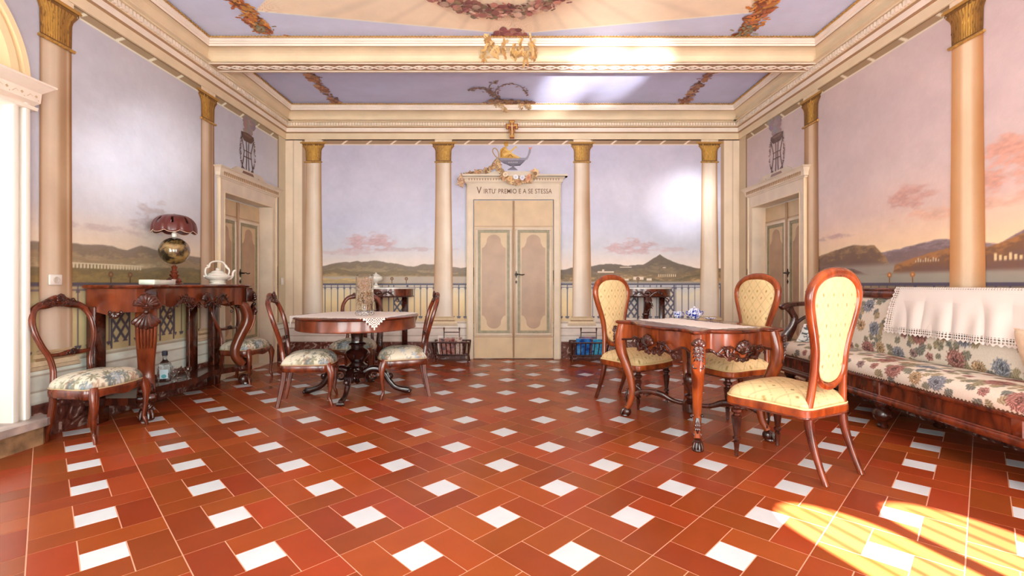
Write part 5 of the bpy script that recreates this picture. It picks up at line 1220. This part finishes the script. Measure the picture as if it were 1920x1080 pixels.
# the short ends, with a curved lower edge
for s in (-1, 1):
    pts = [(0.0, .968), (D-.04, .968)]+[(D-.04-(D-.04)*t, .80+.018*cos(t*2*PI)*.6-.01*sin(t*PI)**4) for t in np.linspace(0, 1, 16)]
    y0, y1 = sorted((s*(Lh-.016), s*(Lh-.036))); sh_ = prism(pts, y0, y1, lambda p, q, h: (p, h, q)); o_ = len(V); V += sh_[0]; F += [tuple(q+o_ for q in f_) for f_ in sh_[1]]
ap = make('apron', (V, F), M_figured, co)
mid = carving((D+.0, 0, .868), (0, 1, 0), (0, 0, 1), (1, 0, 0), .62, .15, .8)+shell((D+.005, 0, .85), (0, 1, 0), (0, 0, 1), (1, 0, 0), .075, 9)
for s in (-1, 1): mid += acanth((D-.01, s*.14, .81), (0, s, 0), (0, 0, 1), (1, 0, 0), .26, 1, .012, 5)
make('apron_carving', mid, M_mahd, ap)
make('end_carving', shell((D*.55, -Lh+.014, .80), (1, 0, 0), (0, 0, -1), (0, -1, 0), .045, 5)+[ell((D*.55+s*.04, -Lh+.012, .80), .012, .01, .012, 8, 5) for s in (-1, 1)], M_mahd, ap)
for s in (-1, 1):
    dx, dy = .62, s*.785; b0 = np.array([D-.075, s*(Lh-.11)])
    if s == 1: b0 = np.array([D-.07, Lh-.09])
    else: b0 = np.array([D-.075, -(Lh-.165)])
    up_ = (-dy, dx, 0); q = lambda o_, z, w_, d_: [b0[0]+dx*o_, b0[1]+dy*o_, z, w_, d_]
    # w: within the scroll plane, d: across it
    P = spl([q(.0, .81, .030, .060), q(.045, .775, .042, .066), q(.075, .70, .045, .066), q(.07, .62, .044, .064), q(.03, .53, .042, .060), q(-.01, .44, .040, .054), q(-.035, .36, .040, .052), q(-.03, .29, .040, .052), q(.0, .235, .038, .054), q(.03, .205, .034, .056)], 8)
    lg = make('front_leg', sweep(P, up=up_, n=18, p=3.2), M_figured, co)
    nn = np.array([dx, dy, 0]); tt = np.array([-dy, dx, 0]); c3 = lambda o_, z: (b0[0]+dx*o_, b0[1]+dy*o_, z)
    cap = [box(0, 0, 0, 0, 0, 0)]
    blk = [xf(rbox(-.066, .066, -.03, .03, .83, .965, .008), math.atan2(dy, dx)+PI/2, (b0[0]+dx*.075, b0[1]+dy*.075, 0))]
    make('leg_block', blk, M_mahd, lg)
    car = shell(c3(.105, .845), tt, (0, 0, 1), nn, .085, 9, 2.8)+[sweep([[*(np.array(c3(.115, .835))+tt*t), .016, .014] for t in (-.06, 0, .06)], up=nn, n=8)]
    car += shell(c3(.118, .80), tt, (0, 0, -1), nn, .13, 7, 1.5, bulge=.12)
    flt = []
    for j in range(6):
        o2 = (j-2.5)*.020; flt.append(sweep([[*(np.array(c3(.128, .76))+tt*o2), .007, .009], [*(np.array(c3(.127, .66))+tt*o2*1.0), .0095, .010], [*(np.array(c3(.104, .58))+tt*o2*.95), .0085, .010], [*(np.array(c3(.078, .53))+tt*o2*.85), .006, .006]], up=nn, n=8))
    make('scroll', spiral(c3(.035, .225), nn, (0, 0, 1), .045, 1.3, .014, .05, -PI*.3), M_mahd, lg); make('scroll', spiral(c3(-.015, .79), nn, (0, 0, 1), .035, 1.2, .011, .035, PI*.5, -1), M_mahd, lg)
    make('leg_carving', car, M_mahd, lg); make('leg_fluting', flt, M_figured, lg)
    make('foot', [xf(rbox(-.062, .062, -.058, .058, .135, .195, .012), math.atan2(dy, dx)+PI/2, (b0[0]+dx*.045, b0[1]+dy*.045, 0))]+paw((b0[0]+dx*.055, b0[1]+dy*.055, 0), math.atan2(dx, -dy), .050, .10), M_mahd, co)
    make('toe_carving', shell(c3(.095, .08), tt, (0, 0, 1), nn, .055, 6, 1.7, bulge=.15), M_mahd, co)
    y0 = s*(Lh-.05); make('rear_post', rbox(.012, .075, y0-.05, y0+.05, .19, .84, .006), M_mahd, co)
for y0 in (.28,): make('rear_post', rbox(.012, .05, y0+.02, y0+.14, .19, .84, .006), M_mahd, co)
# serpentine shelf on low rear blocks
t = np.linspace(-1, 1, 50); sh_o = [(0.012, -Lh+.0)]+[(D-.03-.10*(1-np.abs(u)**6)+.065*cos(u*PI*2.0)*(1-np.abs(u)**8)*.6, u*(Lh-.01)) for u in t]+[(.012, Lh-.0)]
make('shelf', prism(sh_o, .135, .188), M_mahd, co, angle=25)
for s in (-1, 1): make('rear_foot', rbox(.012, .09, s*(Lh-.06)-.05, s*(Lh-.06)+.05, 0, .137, .006), M_mahd, co)

# things on and in the console
wx = lambda px, X: 880*abs(X)/abs(px-962)
lx, ly = -2.84, wx(327, 2.84)
lp = thing('table_lamp', 'table lamp with globe body and scalloped dark red shade on the console', 'lamp', (lx, ly, .997))
make('base', lathe([(.055, 0), (.060, .004), (.060, .012), (.052, .02), (.056, .03), (.054, .045), (.036, .06), (.026, .066), (.034, .074), (.036, .084), (.020, .095), (.028, .104), (.029, .112), (.017, .122), (.02, .14), (.025, .15), (.012, .155), (.010, .165)], 36), M_mah, lp)
def globe_mat():
    m, nt, b = new_mat('old_world_globe'); tc = nt.nodes.new('ShaderNodeTexCoord'); n = nt.nodes.new('ShaderNodeTexNoise'); n.inputs['Scale'].default_value = 11; n.inputs['Detail'].default_value = 9; n.inputs['Distortion'].default_value = .6
    r = nt.nodes.new('ShaderNodeValToRGB'); e = r.color_ramp.elements; e[0].position = .44; e[0].color = L4((40, 32, 20)); e[1].position = .66; e[1].color = L4((160, 132, 84)); q = e.new(.5); q.color = L4((78, 60, 34)); q = e.new(.54); q.color = L4((120, 94, 52))
    nt.links.new(tc.outputs['Object'], n.inputs['Vector']); nt.links.new(n.outputs['Fac'], r.inputs['Fac']); nt.links.new(r.outputs['Color'], b.inputs['Base Color']); b.inputs['Roughness'].default_value = .15; b.inputs['Coat Weight'].default_value = .8
    return m
make('globe', ell((0, 0, .282), .112, .112, .112, 48, 30), globe_mat(), lp)
make('neck', lathe([(.012, .395), (.020, .40), (.020, .43), (.013, .435), (.010, .46), (.010, .52)], 20), M_china, lp)
M_shade, nt, b_ = new_mat('dark_red_leather_shade'); b_.inputs['Base Color'].default_value = L4((88, 28, 20)); b_.inputs['Roughness'].default_value = .35; b_.inputs['Coat Weight'].default_value = .3
V = []; F = []; na, nz = 96, 22
for i in range(nz):
    t = i/(nz-1)
    for j in range(na):
        a = 2*PI*j/na; pl = abs(sin(a*4.5)); r = .015+.146*sin(min(1.0, t*1.06)*PI*.5)**.85*(1-.06*(1-pl)**2*(t > .1)); z = .585-.155*t**2.0; z += -.0+(.020*(1-pl)**1.2)*t**4
        V.append((r*cos(a), r*sin(a), z))
for i in range(nz-1):
    for j in range(na):
        a = (j+.5)*2*PI/na; ph = (a*4.5/PI) % 1; tt_ = (i+.5)/(nz-1)
        if abs(ph-.5) < .09 and .42 < tt_ < .72: continue
        F.append((i*na+j, i*na+(j+1) % na, (i+1)*na+(j+1) % na, (i+1)*na+j))
so = make('lamp_shade', (V, F), M_shade, lp); md = so.modifiers.new('thickness', 'SOLIDIFY'); md.thickness = .002
e_ = V[(nz-1)*na:nz*na]; make('shade_trim', sweep(e_, .0028, closed=True, n=6), mat('pale_lace_trim', (216, 186, 164), .7), so)
make('shade_carrier', [sweep([(0, 0, .515), (.10*cos(a), .10*sin(a), .52), (.150*cos(a), .150*sin(a), .475)], .002, n=5) for a in (0, 2.1, 4.2)]+[lathe([(.004, .51), (.012, .575), (.008, .592), (.001, .594)], 14)], M_brass, lp)

bk = thing('box', 'slim pale grey box lying on the console beside the lamp', 'box', (-2.755, wx(296, 2.755), .9975), .06)
make('case', rbox(-.055, .055, -.125, .125, 0, .036, .004), mat('pale_grey_card', (206, 202, 192), .5), bk)
make('end_panel', rbox(-.0562, .0562, -.1262, -.055, .0015, .0372, .004), mat('greenish_white_card', (214, 222, 206), .5), bk)

# openwork-looking white teapot
tx, ty = -2.80, wx(408, 2.80)
tp = thing('teapot', 'white embossed porcelain teapot with looped bail handle on the console', 'teapot', (tx, ty, .997), math.radians(62))
make('body', lathe([(.05, 0), (.066, .002), (.068, .010), (.056, .016), (.060, .024), (.068, .030), (.060, .036), (.074, .046), (.098, .058), (.108, .070), (.110, .078), (.098, .088), (.080, .094), (.074, .098)], 72, flute=.022, nfl=24), M_china, tp)
make('lid', lathe([(.078, .094), (.080, .100), (.070, .108), (.056, .112), (.050, .122), (.036, .130), (.020, .134), (.014, .142), (.018, .150), (.010, .158), (.002, .160)], 60, flute=.02, nfl=18), M_china, tp)
make('spout', sweep(spl([[.085, 0, .055, .020, .018], [.120, 0, .062, .017, .015], [.142, 0, .085, .012, .012], [.146, 0, .112, .010, .010], [.158, 0, .134, .010, .010], [.172, 0, .138, .007, .007]], 6), n=12), M_china, tp)
H_ = spl([[-.098, 0, .082, .009, .009], [-.112, 0, .11, .008, .008], [-.106, 0, .15, .008, .008], [-.078, 0, .168, .010, .008], [-.070, 0, .196, .008, .008], [-.045, 0, .214, .008, .008], [0, 0, .222, .009, .008], [.045, 0, .214, .008, .008], [.070, 0, .190, .009, .008], [.088, 0, .165, .011, .009], [.108, 0, .145, .009, .008], [.108, 0, .11, .008, .008], [.096, 0, .085, .009, .009]], 6)
make('handle', [sweep(H_, up=(0, 1, 0), n=10), ell((-.085, 0, .178), .016, .008, .008, 8, 5), ell((.078, 0, .180), .014, .009, .012, 8, 5), ell((-.118, 0, .078), .012, .010, .012, 8, 5)], M_china, tp)

def at_shelf(px, py, z=.1885):
    Y = 880*(1-z)/(py-533); return ((px-962)/880*Y, Y)
b = at_shelf(309, 715); bo = thing('bottle', 'square faceted clear glass bottle with dark cap on the console shelf', 'bottle', (b[0], b[1], .1885), .5)
P = [(.042, 0), (.045, .006), (.045, .02), (.043, .12), (.045, .13), (.040, .15), (.022, .172), (.016, .18), (.015, .205), (.018, .21), (.018, .218)]
def sq(prof, n=24):
    v, f = lathe(prof, n); return [(x*(1/max(abs(cos(math.atan2(y, x))), abs(sin(math.atan2(y, x)))))**.75 if z < .16 else x, y*(1/max(abs(cos(math.atan2(y, x))), abs(sin(math.atan2(y, x)))))**.75 if z < .16 else y, z) for x, y, z in v], f
make('body', sq(P), M_bottle, bo); make('cap', lathe([(.019, .216), (.021, .22), (.021, .25), (.016, .256)], 20), mat('dark_bottle_cap', (44, 48, 62), .3), bo)
make('label', box(-.028, .028, -.0475, -.0462, .03, .105), mat('blue_white_label', (176, 198, 206), .6), bo, smooth=False)
make('label_medallion', prism([(.018*cos(a), .05+.016*sin(a)) for a in np.linspace(0, 2*PI, 18, endpoint=False)], .0475, .0485, lambda p, q, h: (p, -h, q)), mat('teal_medallion', (72, 150, 160), .5), bo, smooth=False)
make('facets', [sweep([(s*.044*sgx, s2*.044, .02), (s*.044*sgx, s2*.044, .12)], .005, n=6) for s in (-1, 1) for s2 in (-1, 1) for sgx in (1,)], M_bottle, bo)
gp = [(.001, .0), (.026, 0), (.028, .003), (.012, .008), (.006, .015), (.005, .045), (.012, .052), (.026, .065), (.031, .085), (.029, .105), (.0275, .105), (.029, .085), (.024, .068), (.010, .056), (.001, .055)]
for i, (px, py, lb) in enumerate(((325, 716, 'small stemmed glass beside the bottle on the console shelf'), (333, 709, 'stemmed glass standing behind the one next to the bottle'), (352, 711, 'stemmed glass furthest from the bottle on the console shelf'))):
    b = at_shelf(px, py); g0 = thing('drinking_glass', lb, 'glass', (b[0], b[1], .1885), 0, 'glasses on the console shelf'); make('bowl', lathe(gp, 28, caps=False), M_glass, g0)

# ================================================================ HALF-ROUND WALL CONSOLES (far wall)
def half_console(loc, label):
    t = thing('half_round_console', label, 'console table', loc, 0, 'marble-topped half-round consoles on the far wall')
    def half(r, k=.85, n=28, x=None): return [(r*cos(a), -r*k*abs(sin(a))**.9 if 0 < a < PI else 0) for a in np.linspace(0, PI, n)]
    make('marble_top', prism(half(.40), .940, .958), M_marble_top, t, angle=25)
    make('apron', [prism(half(.375), .835, .940)], M_mah, t, angle=25); make('apron_bead', sweep([(a, b, .84) for a, b in half(.377)], .009, n=8), M_mahd, t)
    make('apron_carving', shell((0, -.325, .87), (1, 0, 0), (0, 0, 1), (0, -1, 0), .05, 7)+acanth((.02, -.325, .84), (1, 0, 0), (0, 0, 1), (0, -1, 0), .22, 1, .012, 4)+acanth((-.02, -.325, .84), (-1, 0, 0), (0, 0, 1), (0, -1, 0), .22, 1, .012, 4), M_mahd, t)
    P = spl([[0, -.26, .86, .035, .045], [0, -.31, .80, .038, .045], [0, -.30, .72, .032, .042], [0, -.25, .64, .030, .038], [0, -.22, .54, .030, .036], [0, -.23, .42, .034, .038], [0, -.27, .30, .036, .040], [0, -.28, .20, .032, .042], [0, -.25, .13, .03, .045]], 7)
    lg = make('front_leg', sweep(P, up=(1, 0, 0), n=14, p=2.8), M_mahd, t)
    make('leg_carving', [spiral((0, -.30, .78), (0, -1, 0), (0, 0, 1), .045, 1.3, .014, .05, 0), spiral((0, -.245, .62), (0, -1, 0), (0, 0, 1), .035, 1.2, .012, .045, PI)]+acanth((0, -.335, .80), (0, -.2, -1), (1, 0, 0), (0, -1, 0), .14, 1, .012, 4), M_mahd, lg)
    for s in (-1, 1): make('rear_post', rbox(s*.27-.035, s*.27+.035, -.05, -.017, .1, .84, .005), M_mahd, t)
    make('base_shelf', [prism(half(.34), .05, .115)]+[ell((x, y, .028), .035, .035, .028, 12, 6) for x, y in ((0, -.22), (-.25, -.06), (.25, -.06))], M_mahd, t, angle=25)
    return t
hc = half_console((bx(710)*.95, YF-.001, 0), 'half-round marble-topped console on the far wall carrying a white urn')
h2 = dup(hc, (bx(1212)*.96, YF-.001, 0), 0, 'half-round marble-topped console right of the inscribed door, bare topped')
ur = thing('urn', 'small white ribbed ceramic urn on the left half-round console', 'urn', (-1.79, YF-.20, .958))
make('body', lathe([(.035, 0), (.045, .003), (.045, .018), (.028, .028), (.016, .045), (.015, .06), (.030, .075), (.062, .088), (.078, .105), (.080, .13), (.074, .14), (.080, .146), (.070, .152), (.04, .162)], 60, flute=.03, nfl=20), M_china, ur)
make('lid', lathe([(.055, .155), (.04, .168), (.022, .176), (.012, .182), (.014, .19), (.004, .196)], 30), M_china, ur)

# ================================================================ MAGAZINE RACKS
def rack(loc, label, rz=0):
    t = thing('magazine_rack', label, 'magazine rack', loc, rz, 'slatted dark magazine racks against the far wall')
    W = .22
    for s in (-1, 1):
        sh = [sweep([(-W, s*.045, .085), (W, s*.045, .085)], .009, n=8), sweep([(-W-.02, s*.125, .255), (W+.02, s*.125, .255)], .010, n=8)]
        for k in range(9): x = -W+2*W*k/8; sh.append(sweep([(x, s*.045, .085), (x*1.05, s*.085, .17), (x*1.08, s*.125, .255)], .0065, n=6))
        make('slatted_side', sh, M_mahd, t)
    make('bottom', rbox(-W, W, -.045, .045, .074, .084, .003), M_mahd, t)
    for s in (-1, 1):
        make('end_frame', [sweep([(s*W, -.10, 0), (s*W, -.045, .085), (s*(W+.01), -.125, .255)], .009, n=8), sweep([(s*W, .10, 0), (s*W, .045, .085), (s*(W+.01), .125, .255)], .009, n=8), sweep([(s*W, -.05, .082), (s*W, .05, .082)], .008, n=8)], M_mahd, t)
        make('handle_post', lathe([(.007, .08), (.007, .26), (.011, .27), (.007, .28), (.007, .40), (.012, .405), (.009, .415), (.013, .428), (.002, .44)], 12, (s*.10, 0, 0)), M_mahd, t)
    make('handle_rail', [sweep([(-.10, 0, z), (.10, 0, z)], .006, n=8) for z in (.275, .375)]+[box(-.005, .005, -.004, .004, .08, .27)], M_mahd, t)
    return t
r1 = rack((-.80, 6.12, 0), 'slatted magazine rack left of the inscribed door, filled with reddish magazines')
r2 = dup(r1, (.98, 6.08, 0), 0, 'slatted magazine rack right of the inscribed door, filled with blue magazines')
def cover(name, base, seed):
    m, nt, b = new_mat(name); tc = nt.nodes.new('ShaderNodeTexCoord'); n = nt.nodes.new('ShaderNodeTexNoise'); n.inputs['Scale'].default_value = 14; n.inputs['Detail'].default_value = 4
    mp = nt.nodes.new('ShaderNodeMapping'); mp.inputs['Location'].default_value = (seed, seed*.7, 0)
    r = nt.nodes.new('ShaderNodeValToRGB'); e = r.color_ramp.elements; e[0].position = .35; e[0].color = L4(base[0]); e[1].position = .65; e[1].color = L4(base[2]); q = e.new(.5); q.color = L4(base[1])
    nt.links.new(tc.outputs['Object'], mp.inputs['Vector']); nt.links.new(mp.outputs['Vector'], n.inputs['Vector']); nt.links.new(n.outputs['Fac'], r.inputs['Fac']); nt.links.new(r.outputs['Color'], b.inputs['Base Color']); b.inputs['Roughness'].default_value = .25; return m
M_page = mat('magazine_pages', (226, 216, 200), .8)
MG = [(-.85, 6.097, .20, .235, -.36, ((120, 60, 58), (190, 140, 130), (92, 84, 92)), 1, 'reddish magazine at the front of the left rack'), (-.76, 6.118, .20, .225, -.16, ((150, 120, 110), (210, 190, 176), (110, 60, 60)), 2, 'pale magazine behind the reddish one in the left rack'), (-.94, 6.142, .10, .24, .22, ((232, 224, 214), (240, 234, 226), (214, 204, 194)), 3, 'narrow white magazine at the back of the left rack'),
      (.90, 6.057, .19, .235, -.36, ((22, 60, 130), (40, 120, 200), (90, 170, 220)), 4, 'bright blue magazine at the front left of the right rack'), (1.095, 6.063, .15, .225, -.36, ((30, 130, 200), (80, 190, 220), (20, 80, 160)), 5, 'turquoise magazine at the front right of the right rack'), (.97, 6.09, .22, .23, .10, ((70, 40, 80), (150, 90, 100), (60, 60, 110)), 6, 'purple magazine at the back of the right rack')]
for x, y, w_, h_, tl, bs, sd, lb in MG:
    t = thing('magazine', lb, 'magazine', (x, y, .088)); t.rotation_euler = (-tl, 0, 0)
    make('cover', [box(-w_/2, w_/2, -.006, -.005, 0, h_), box(-w_/2, w_/2, .005, .006, 0, h_), box(-w_/2-.001, -w_/2, -.006, .006, 0, h_)], cover('magazine_cover_%s' % 'abcdefg'[sd], bs, sd*3.1), t, smooth=False)
    make('pages', box(-w_/2+.001, w_/2-.002, -.005, .005, .002, h_-.003), M_page, t, smooth=False)

# ================================================================ TEA THINGS ON THE CARVED TABLE
def bw(V_):
    a = np.array(V_); th = np.arctan2(a[:, 1], a[:, 0]); n = fbm(th*3.2+9, a[:, 2]*60, 5, 3); n2 = np.abs(np.sin(th*8))*np.abs(np.sin(a[:, 2]*130)); k = ((n > .5) & (n2 > .2)) | (np.abs(((a[:, 2]*40) % 1)-.5) > .46)
    return np.where(k[:, None], np.array([[46, 62, 150]]), np.array([[228, 230, 240]]))
def china_thing(name, label, cat, loc, prof, sc=1, handle=None, lid=None, rz=0):
    t = thing(name, label, cat, loc, rz); s = lathe([(r*sc, z*sc) for r, z in prof], 72, caps=True); 
    make('body', s, M_china_blue, t, cols=bw(s[0]))
    if handle:
        for h in handle: q = sweep(spl([[a*sc, 0, b_*sc, .004*sc, .004*sc] for a, b_ in h], 5), up=(0, 1, 0), n=8); make('handle', q, M_china_blue, t, cols=np.tile([[70, 84, 168]], (len(q[0]), 1)))
    if lid: q = lathe([(r*sc, z*sc) for r, z in lid], 48); make('lid', q, M_china_blue, t, cols=bw(q[0]))
    return t
densify = lambda prof, k=6: [tuple(r) for r in spl(prof, k)]
cup = densify([(.018, 0), (.022, .004), (.034, .02), (.040, .045), (.042, .062), (.039, .062), (.036, .045), (.030, .02), (.001, .012)])
china_thing('tea_cup', 'small blue and white china cup on the carved table', 'cup', (1.325, 3.775, .7265), cup, .85, [[(.038, .05), (.055, .052), (.06, .038), (.05, .022), (.034, .02)]], rz=.1)
pot = densify([(.030, 0), (.036, .003), (.050, .02), (.060, .045), (.056, .066), (.044, .078), (.040, .084)])
china_thing('sugar_bowl', 'round blue and white lidded sugar bowl on the carved table', 'sugar bowl', (1.435, 3.71, .7265), pot, .90, [[(.056, .06), (.072, .066), (.072, .044), (.058, .04)], [(-.056, .06), (-.072, .066), (-.072, .044), (-.058, .04)]], densify([(.044, .082), (.042, .088), (.028, .094), (.010, .098), (.012, .106), (.002, .11)]))
sau = densify([(.02, 0), (.03, .003), (.05, .008), (.062, .014), (.060, .016), (.04, .009), (.001, .006)])
china_thing('saucer', 'little blue and white saucer beside the sugar bowl', 'saucer', (1.525, 3.64, .7265), sau, .8)

# ================================================================ SOFA (right wall)
SX0, SX1, SY0, SY1 = 2.50, 3.03, 1.55, 4.47
sf = thing('sofa', 'long mahogany settee upholstered in floral tapestry along the right wall', 'sofa', ((SX0+SX1)/2, (SY0+SY1)/2, 0))
ox, oy = (SX0+SX1)/2, (SY0+SY1)/2; l_ = lambda s: xf(s, 0, (-ox, -oy, 0))
base = make('seat_frame', l_(box(SX0+.02, SX1, SY0+.02, SY1-.02, .215, .34)), M_mah, sf, smooth=False)
fr_ = []
stiles = [SY0, 2.33, 3.235, SY1]
make('front_rail', [l_(rbox(SX0, SX0+.03, SY0, SY1, .325, .352, .006)), l_(rbox(SX0-.008, SX0+.03, SY0, SY1, .195, .232, .008)), l_(rbox(SX0-.004, SX0+.03, SY0, SY1, .228, .244, .005))]+[l_(rbox(SX0, SX0+.03, y-.03, y+.03, .24, .33, .004)) for y in (SY0+.03, 2.33, 3.235, SY1-.03)], M_mah, sf)
make('end_rail', [l_(rbox(SX0, SX1, SY1-.03, SY1, .2, .352, .005)), l_(rbox(SX0, SX1, SY0, SY0+.03, .2, .352, .005))], M_mah, sf)
for y in (1.75, 3.27, 4.36):
    for x in (SX0+.075, SX1-.06):
        make('foot', l_(lathe([(.022, 0), (.032, .006), (.034, .02), (.024, .03), (.030, .042), (.055, .075), (.060, .10), (.048, .13), (.032, .142), (.045, .152), (.05, .165), (.05, .20)], 28, (x, y, 0))), M_mahd, sf)
nails = []
for k in range(int((SY1-SY0)/.022)): nails.append(l_(ell((SX0+.001, SY0+.01+k*.022, .356), .004, .006, .006, 6, 4)))
make('nail_trim', nails, mat('dark_brass_nails', (110, 72, 44), .4, metal=.5), sf)
# seat: a single long upholstered squab
ys = np.linspace(SY0+.01, SY1-.02, 560); prof = spl([[SX0+.006, .352], [SX0-.004, .385], [SX0+.004, .425], [SX0+.035, .452], [SX0+.12, .466], [SX0+.26, .468], [SX0+.40, .455], [SX1-.04, .44]], 14)
arc = np.concatenate([[0], np.cumsum(np.hypot(*np.diff(prof, axis=0).T))])
Yg, Ag = np.meshgrid(ys, arc, indexing='ij'); Xg = np.interp(Ag, arc, prof[:, 0]); Zg = np.interp(Ag, arc, prof[:, 1]); e = np.minimum(ss(0, .04, Yg-ys[0]), ss(0, .04, ys[-1]-Yg)); Zg = .352+(Zg-.352)*(.3+.7*e)+.003*np.sin(Yg*9)
grid_mesh(np.stack([Xg-ox, Yg-oy, Zg], -1), tapestry(Yg-SY0, Ag, 12, w=3.0, h=.62, big=.075), 'seat_squab', M_tap, sf, flip=True)
# back: upholstered panel under a mahogany top rail
prof = spl([[2.955, .43], [2.915, .46], [2.905, .55], [2.915, .68], [2.935, .80], [2.965, .875], [2.985, .89]], 12); arc = np.concatenate([[0], np.cumsum(np.hypot(*np.diff(prof, axis=0).T))])
Yg, Ag = np.meshgrid(ys, arc, indexing='ij'); Xg = np.interp(Ag, arc, prof[:, 0]); Zg = np.interp(Ag, arc, prof[:, 1])
grid_mesh(np.stack([Xg-ox+.002*np.sin(Yg*7), Yg-oy, Zg], -1), tapestry(Yg-SY0, Ag, 31, w=3.0, h=.48, big=.078), 'back_upholstery', M_tap, sf, flip=True)
make('back_frame', [l_(rbox(2.965, 3.03, SY0, SY1, .885, .955, .008)), l_(rbox(2.955, 3.035, SY0-.01, SY1+.01, .950, .972, .008)), l_(rbox(2.985, 3.03, SY0, SY0+.05, .3, .9, .005)), l_(rbox(2.965, 3.03, SY1-.05, SY1, .3, .9, .005))], M_mah, sf)
make('back_board', l_(box(2.99, 3.03, SY0+.05, SY1-.05, .35, .89)), M_mah, sf, smooth=False)
# open scrolled arms at both ends
for y in (SY1-.035, SY0+.035):
    q = lambda x, z, w_, d_: [x-ox, y-oy, z, w_, d_]
    make('arm', [sweep(spl([q(2.99, .80, .022, .03), q(2.85, .815, .022, .032), q(2.70, .815, .022, .034), q(2.58, .80, .026, .036), q(2.535, .775, .022, .036)], 6), up=(0, 1, 0), n=12, p=2.8),
                 sweep(spl([q(2.60, .79, .045, .026), q(2.63, .74, .028, .024), q(2.66, .68, .030, .024), q(2.64, .60, .036, .024), q(2.58, .50, .050, .026), q(2.53, .40, .05, .028), q(2.53, .34, .04, .028)], 7), up=(0, 1, 0), n=12, p=2.8),
                 sweep(spl([q(2.66, .62, .018, .018), q(2.74, .68, .016, .016), q(2.83, .72, .016, .016), q(2.90, .79, .02, .018)], 6), up=(0, 1, 0), n=10), sweep(spl([q(2.86, .80, .024, .022), q(2.84, .66, .020, .02), q(2.86, .5, .024, .022), q(2.87, .36, .026, .024)], 6), up=(0, 1, 0), n=10, p=2.8)], M_mahd, sf)
# throw hanging over the back
TY0, TY1 = 2.58, 3.62
def throw_map(U_, V_):
    yb = TY0+(TY1-TY0)*U_; L_ = V_*.40; top = .974
    back = .045; x = np.where(L_ < back, 3.025-L_, 0); z = np.where(L_ < back, top+.004, 0)
    d = np.clip(L_-back, 0, None); xs_ = np.interp(d, [0, .03, .10, .30, .36], [2.95, 2.947, 2.925, 2.892, 2.888]); zs_ = top+.002-d*.985-.0
    f = .012*np.sin(U_*17+V_*1.5)*ss(.02, .2, d)+.008*np.sin(U_*41+1)*ss(.05, .3, d); f2 = np.abs(f)+.004
    x = np.where(L_ < back, 2.98+back-L_-.03+0*x, xs_-f2); z = np.where(L_ < back, top+.004, zs_)
    y = yb+(U_-.5)*.04*V_-.02*np.sin(U_*17)*.4*V_; return np.stack([x, y, z], -1)
o = cloth('lace_throw', throw_map, 320, 130, lace_hole(1.04, .40, .055, 30, .013), M_linen, thick=.0014); tag(o, 'white lace-edged cloth draped over the back of the settee', 'cloth')
# cushions
def cushion(name, label, loc, w_, h_, t_, m, rot, painter=None):
    n = 40; u = np.linspace(-1, 1, n); Ug, Vg = np.meshgrid(u, u, indexing='ij'); k = (np.clip(1-np.abs(Ug)**3, 0, 1)*np.clip(1-np.abs(Vg)**3, 0, 1))**.45
    c_ = 1-.07*(1-np.abs(Ug)**2)*0; xg = Ug*w_/2*(1-.06*(1-Ug**2)*0-.07*np.cos(Vg*PI/2)*np.abs(Ug)**4); yg = Vg*h_/2*(1-.07*np.cos(Ug*PI/2)*np.abs(Vg)**4)
    A_ = np.stack([xg, -t_/2*k, yg], -1); B_ = np.stack([xg, t_/2*k, yg], -1)
    t = thing(name, label, 'cushion', loc); t.rotation_euler = rot
    cc = painter(xg, yg) if painter else None
    grid_mesh(A_, cc, 'front_cover', m, t); grid_mesh(B_, cc, 'back_cover', m, t, flip=True)
    e = [(-1, -1), (1, -1), (1, 1), (-1, 1)]; 
    edge = [A_[i, 0] for i in range(n)]+[A_[n-1, i] for i in range(1, n)]+[A_[i, n-1] for i in range(n-2, -1, -1)]+[A_[0, i] for i in range(n-2, 0, -1)]
    make('seam_cord', sweep([tuple(p_) for p_ in edge], .004, closed=True, n=6), m if not painter else M_linen, t)
    return t
cushion('cushion', 'cream cushion leaning at the near end of the settee', (2.80, 2.43, .60), .36, .32, .12, mat('cream_brocade', (234, 210, 180), .8, var=.06, vscale=25, bump=.2, bscale=60), (math.radians(-16), 0, math.radians(78)))
def greyleaf(x, y): n = fbm(x*22+3, y*22, 9, 3); return np.where((np.abs(n-.5) < .06)[..., None], np.array([84, 92, 96.]), np.array([226, 226, 224.]))
cushion('cushion', 'small white and grey patterned cushion at the far end of the settee', (2.80, 4.33, .55), .34, .20, .10, M_china_blue if False else paint_mat('printed_cotton', .8, .03, 50), (math.radians(30), 0, math.radians(8)), greyleaf)
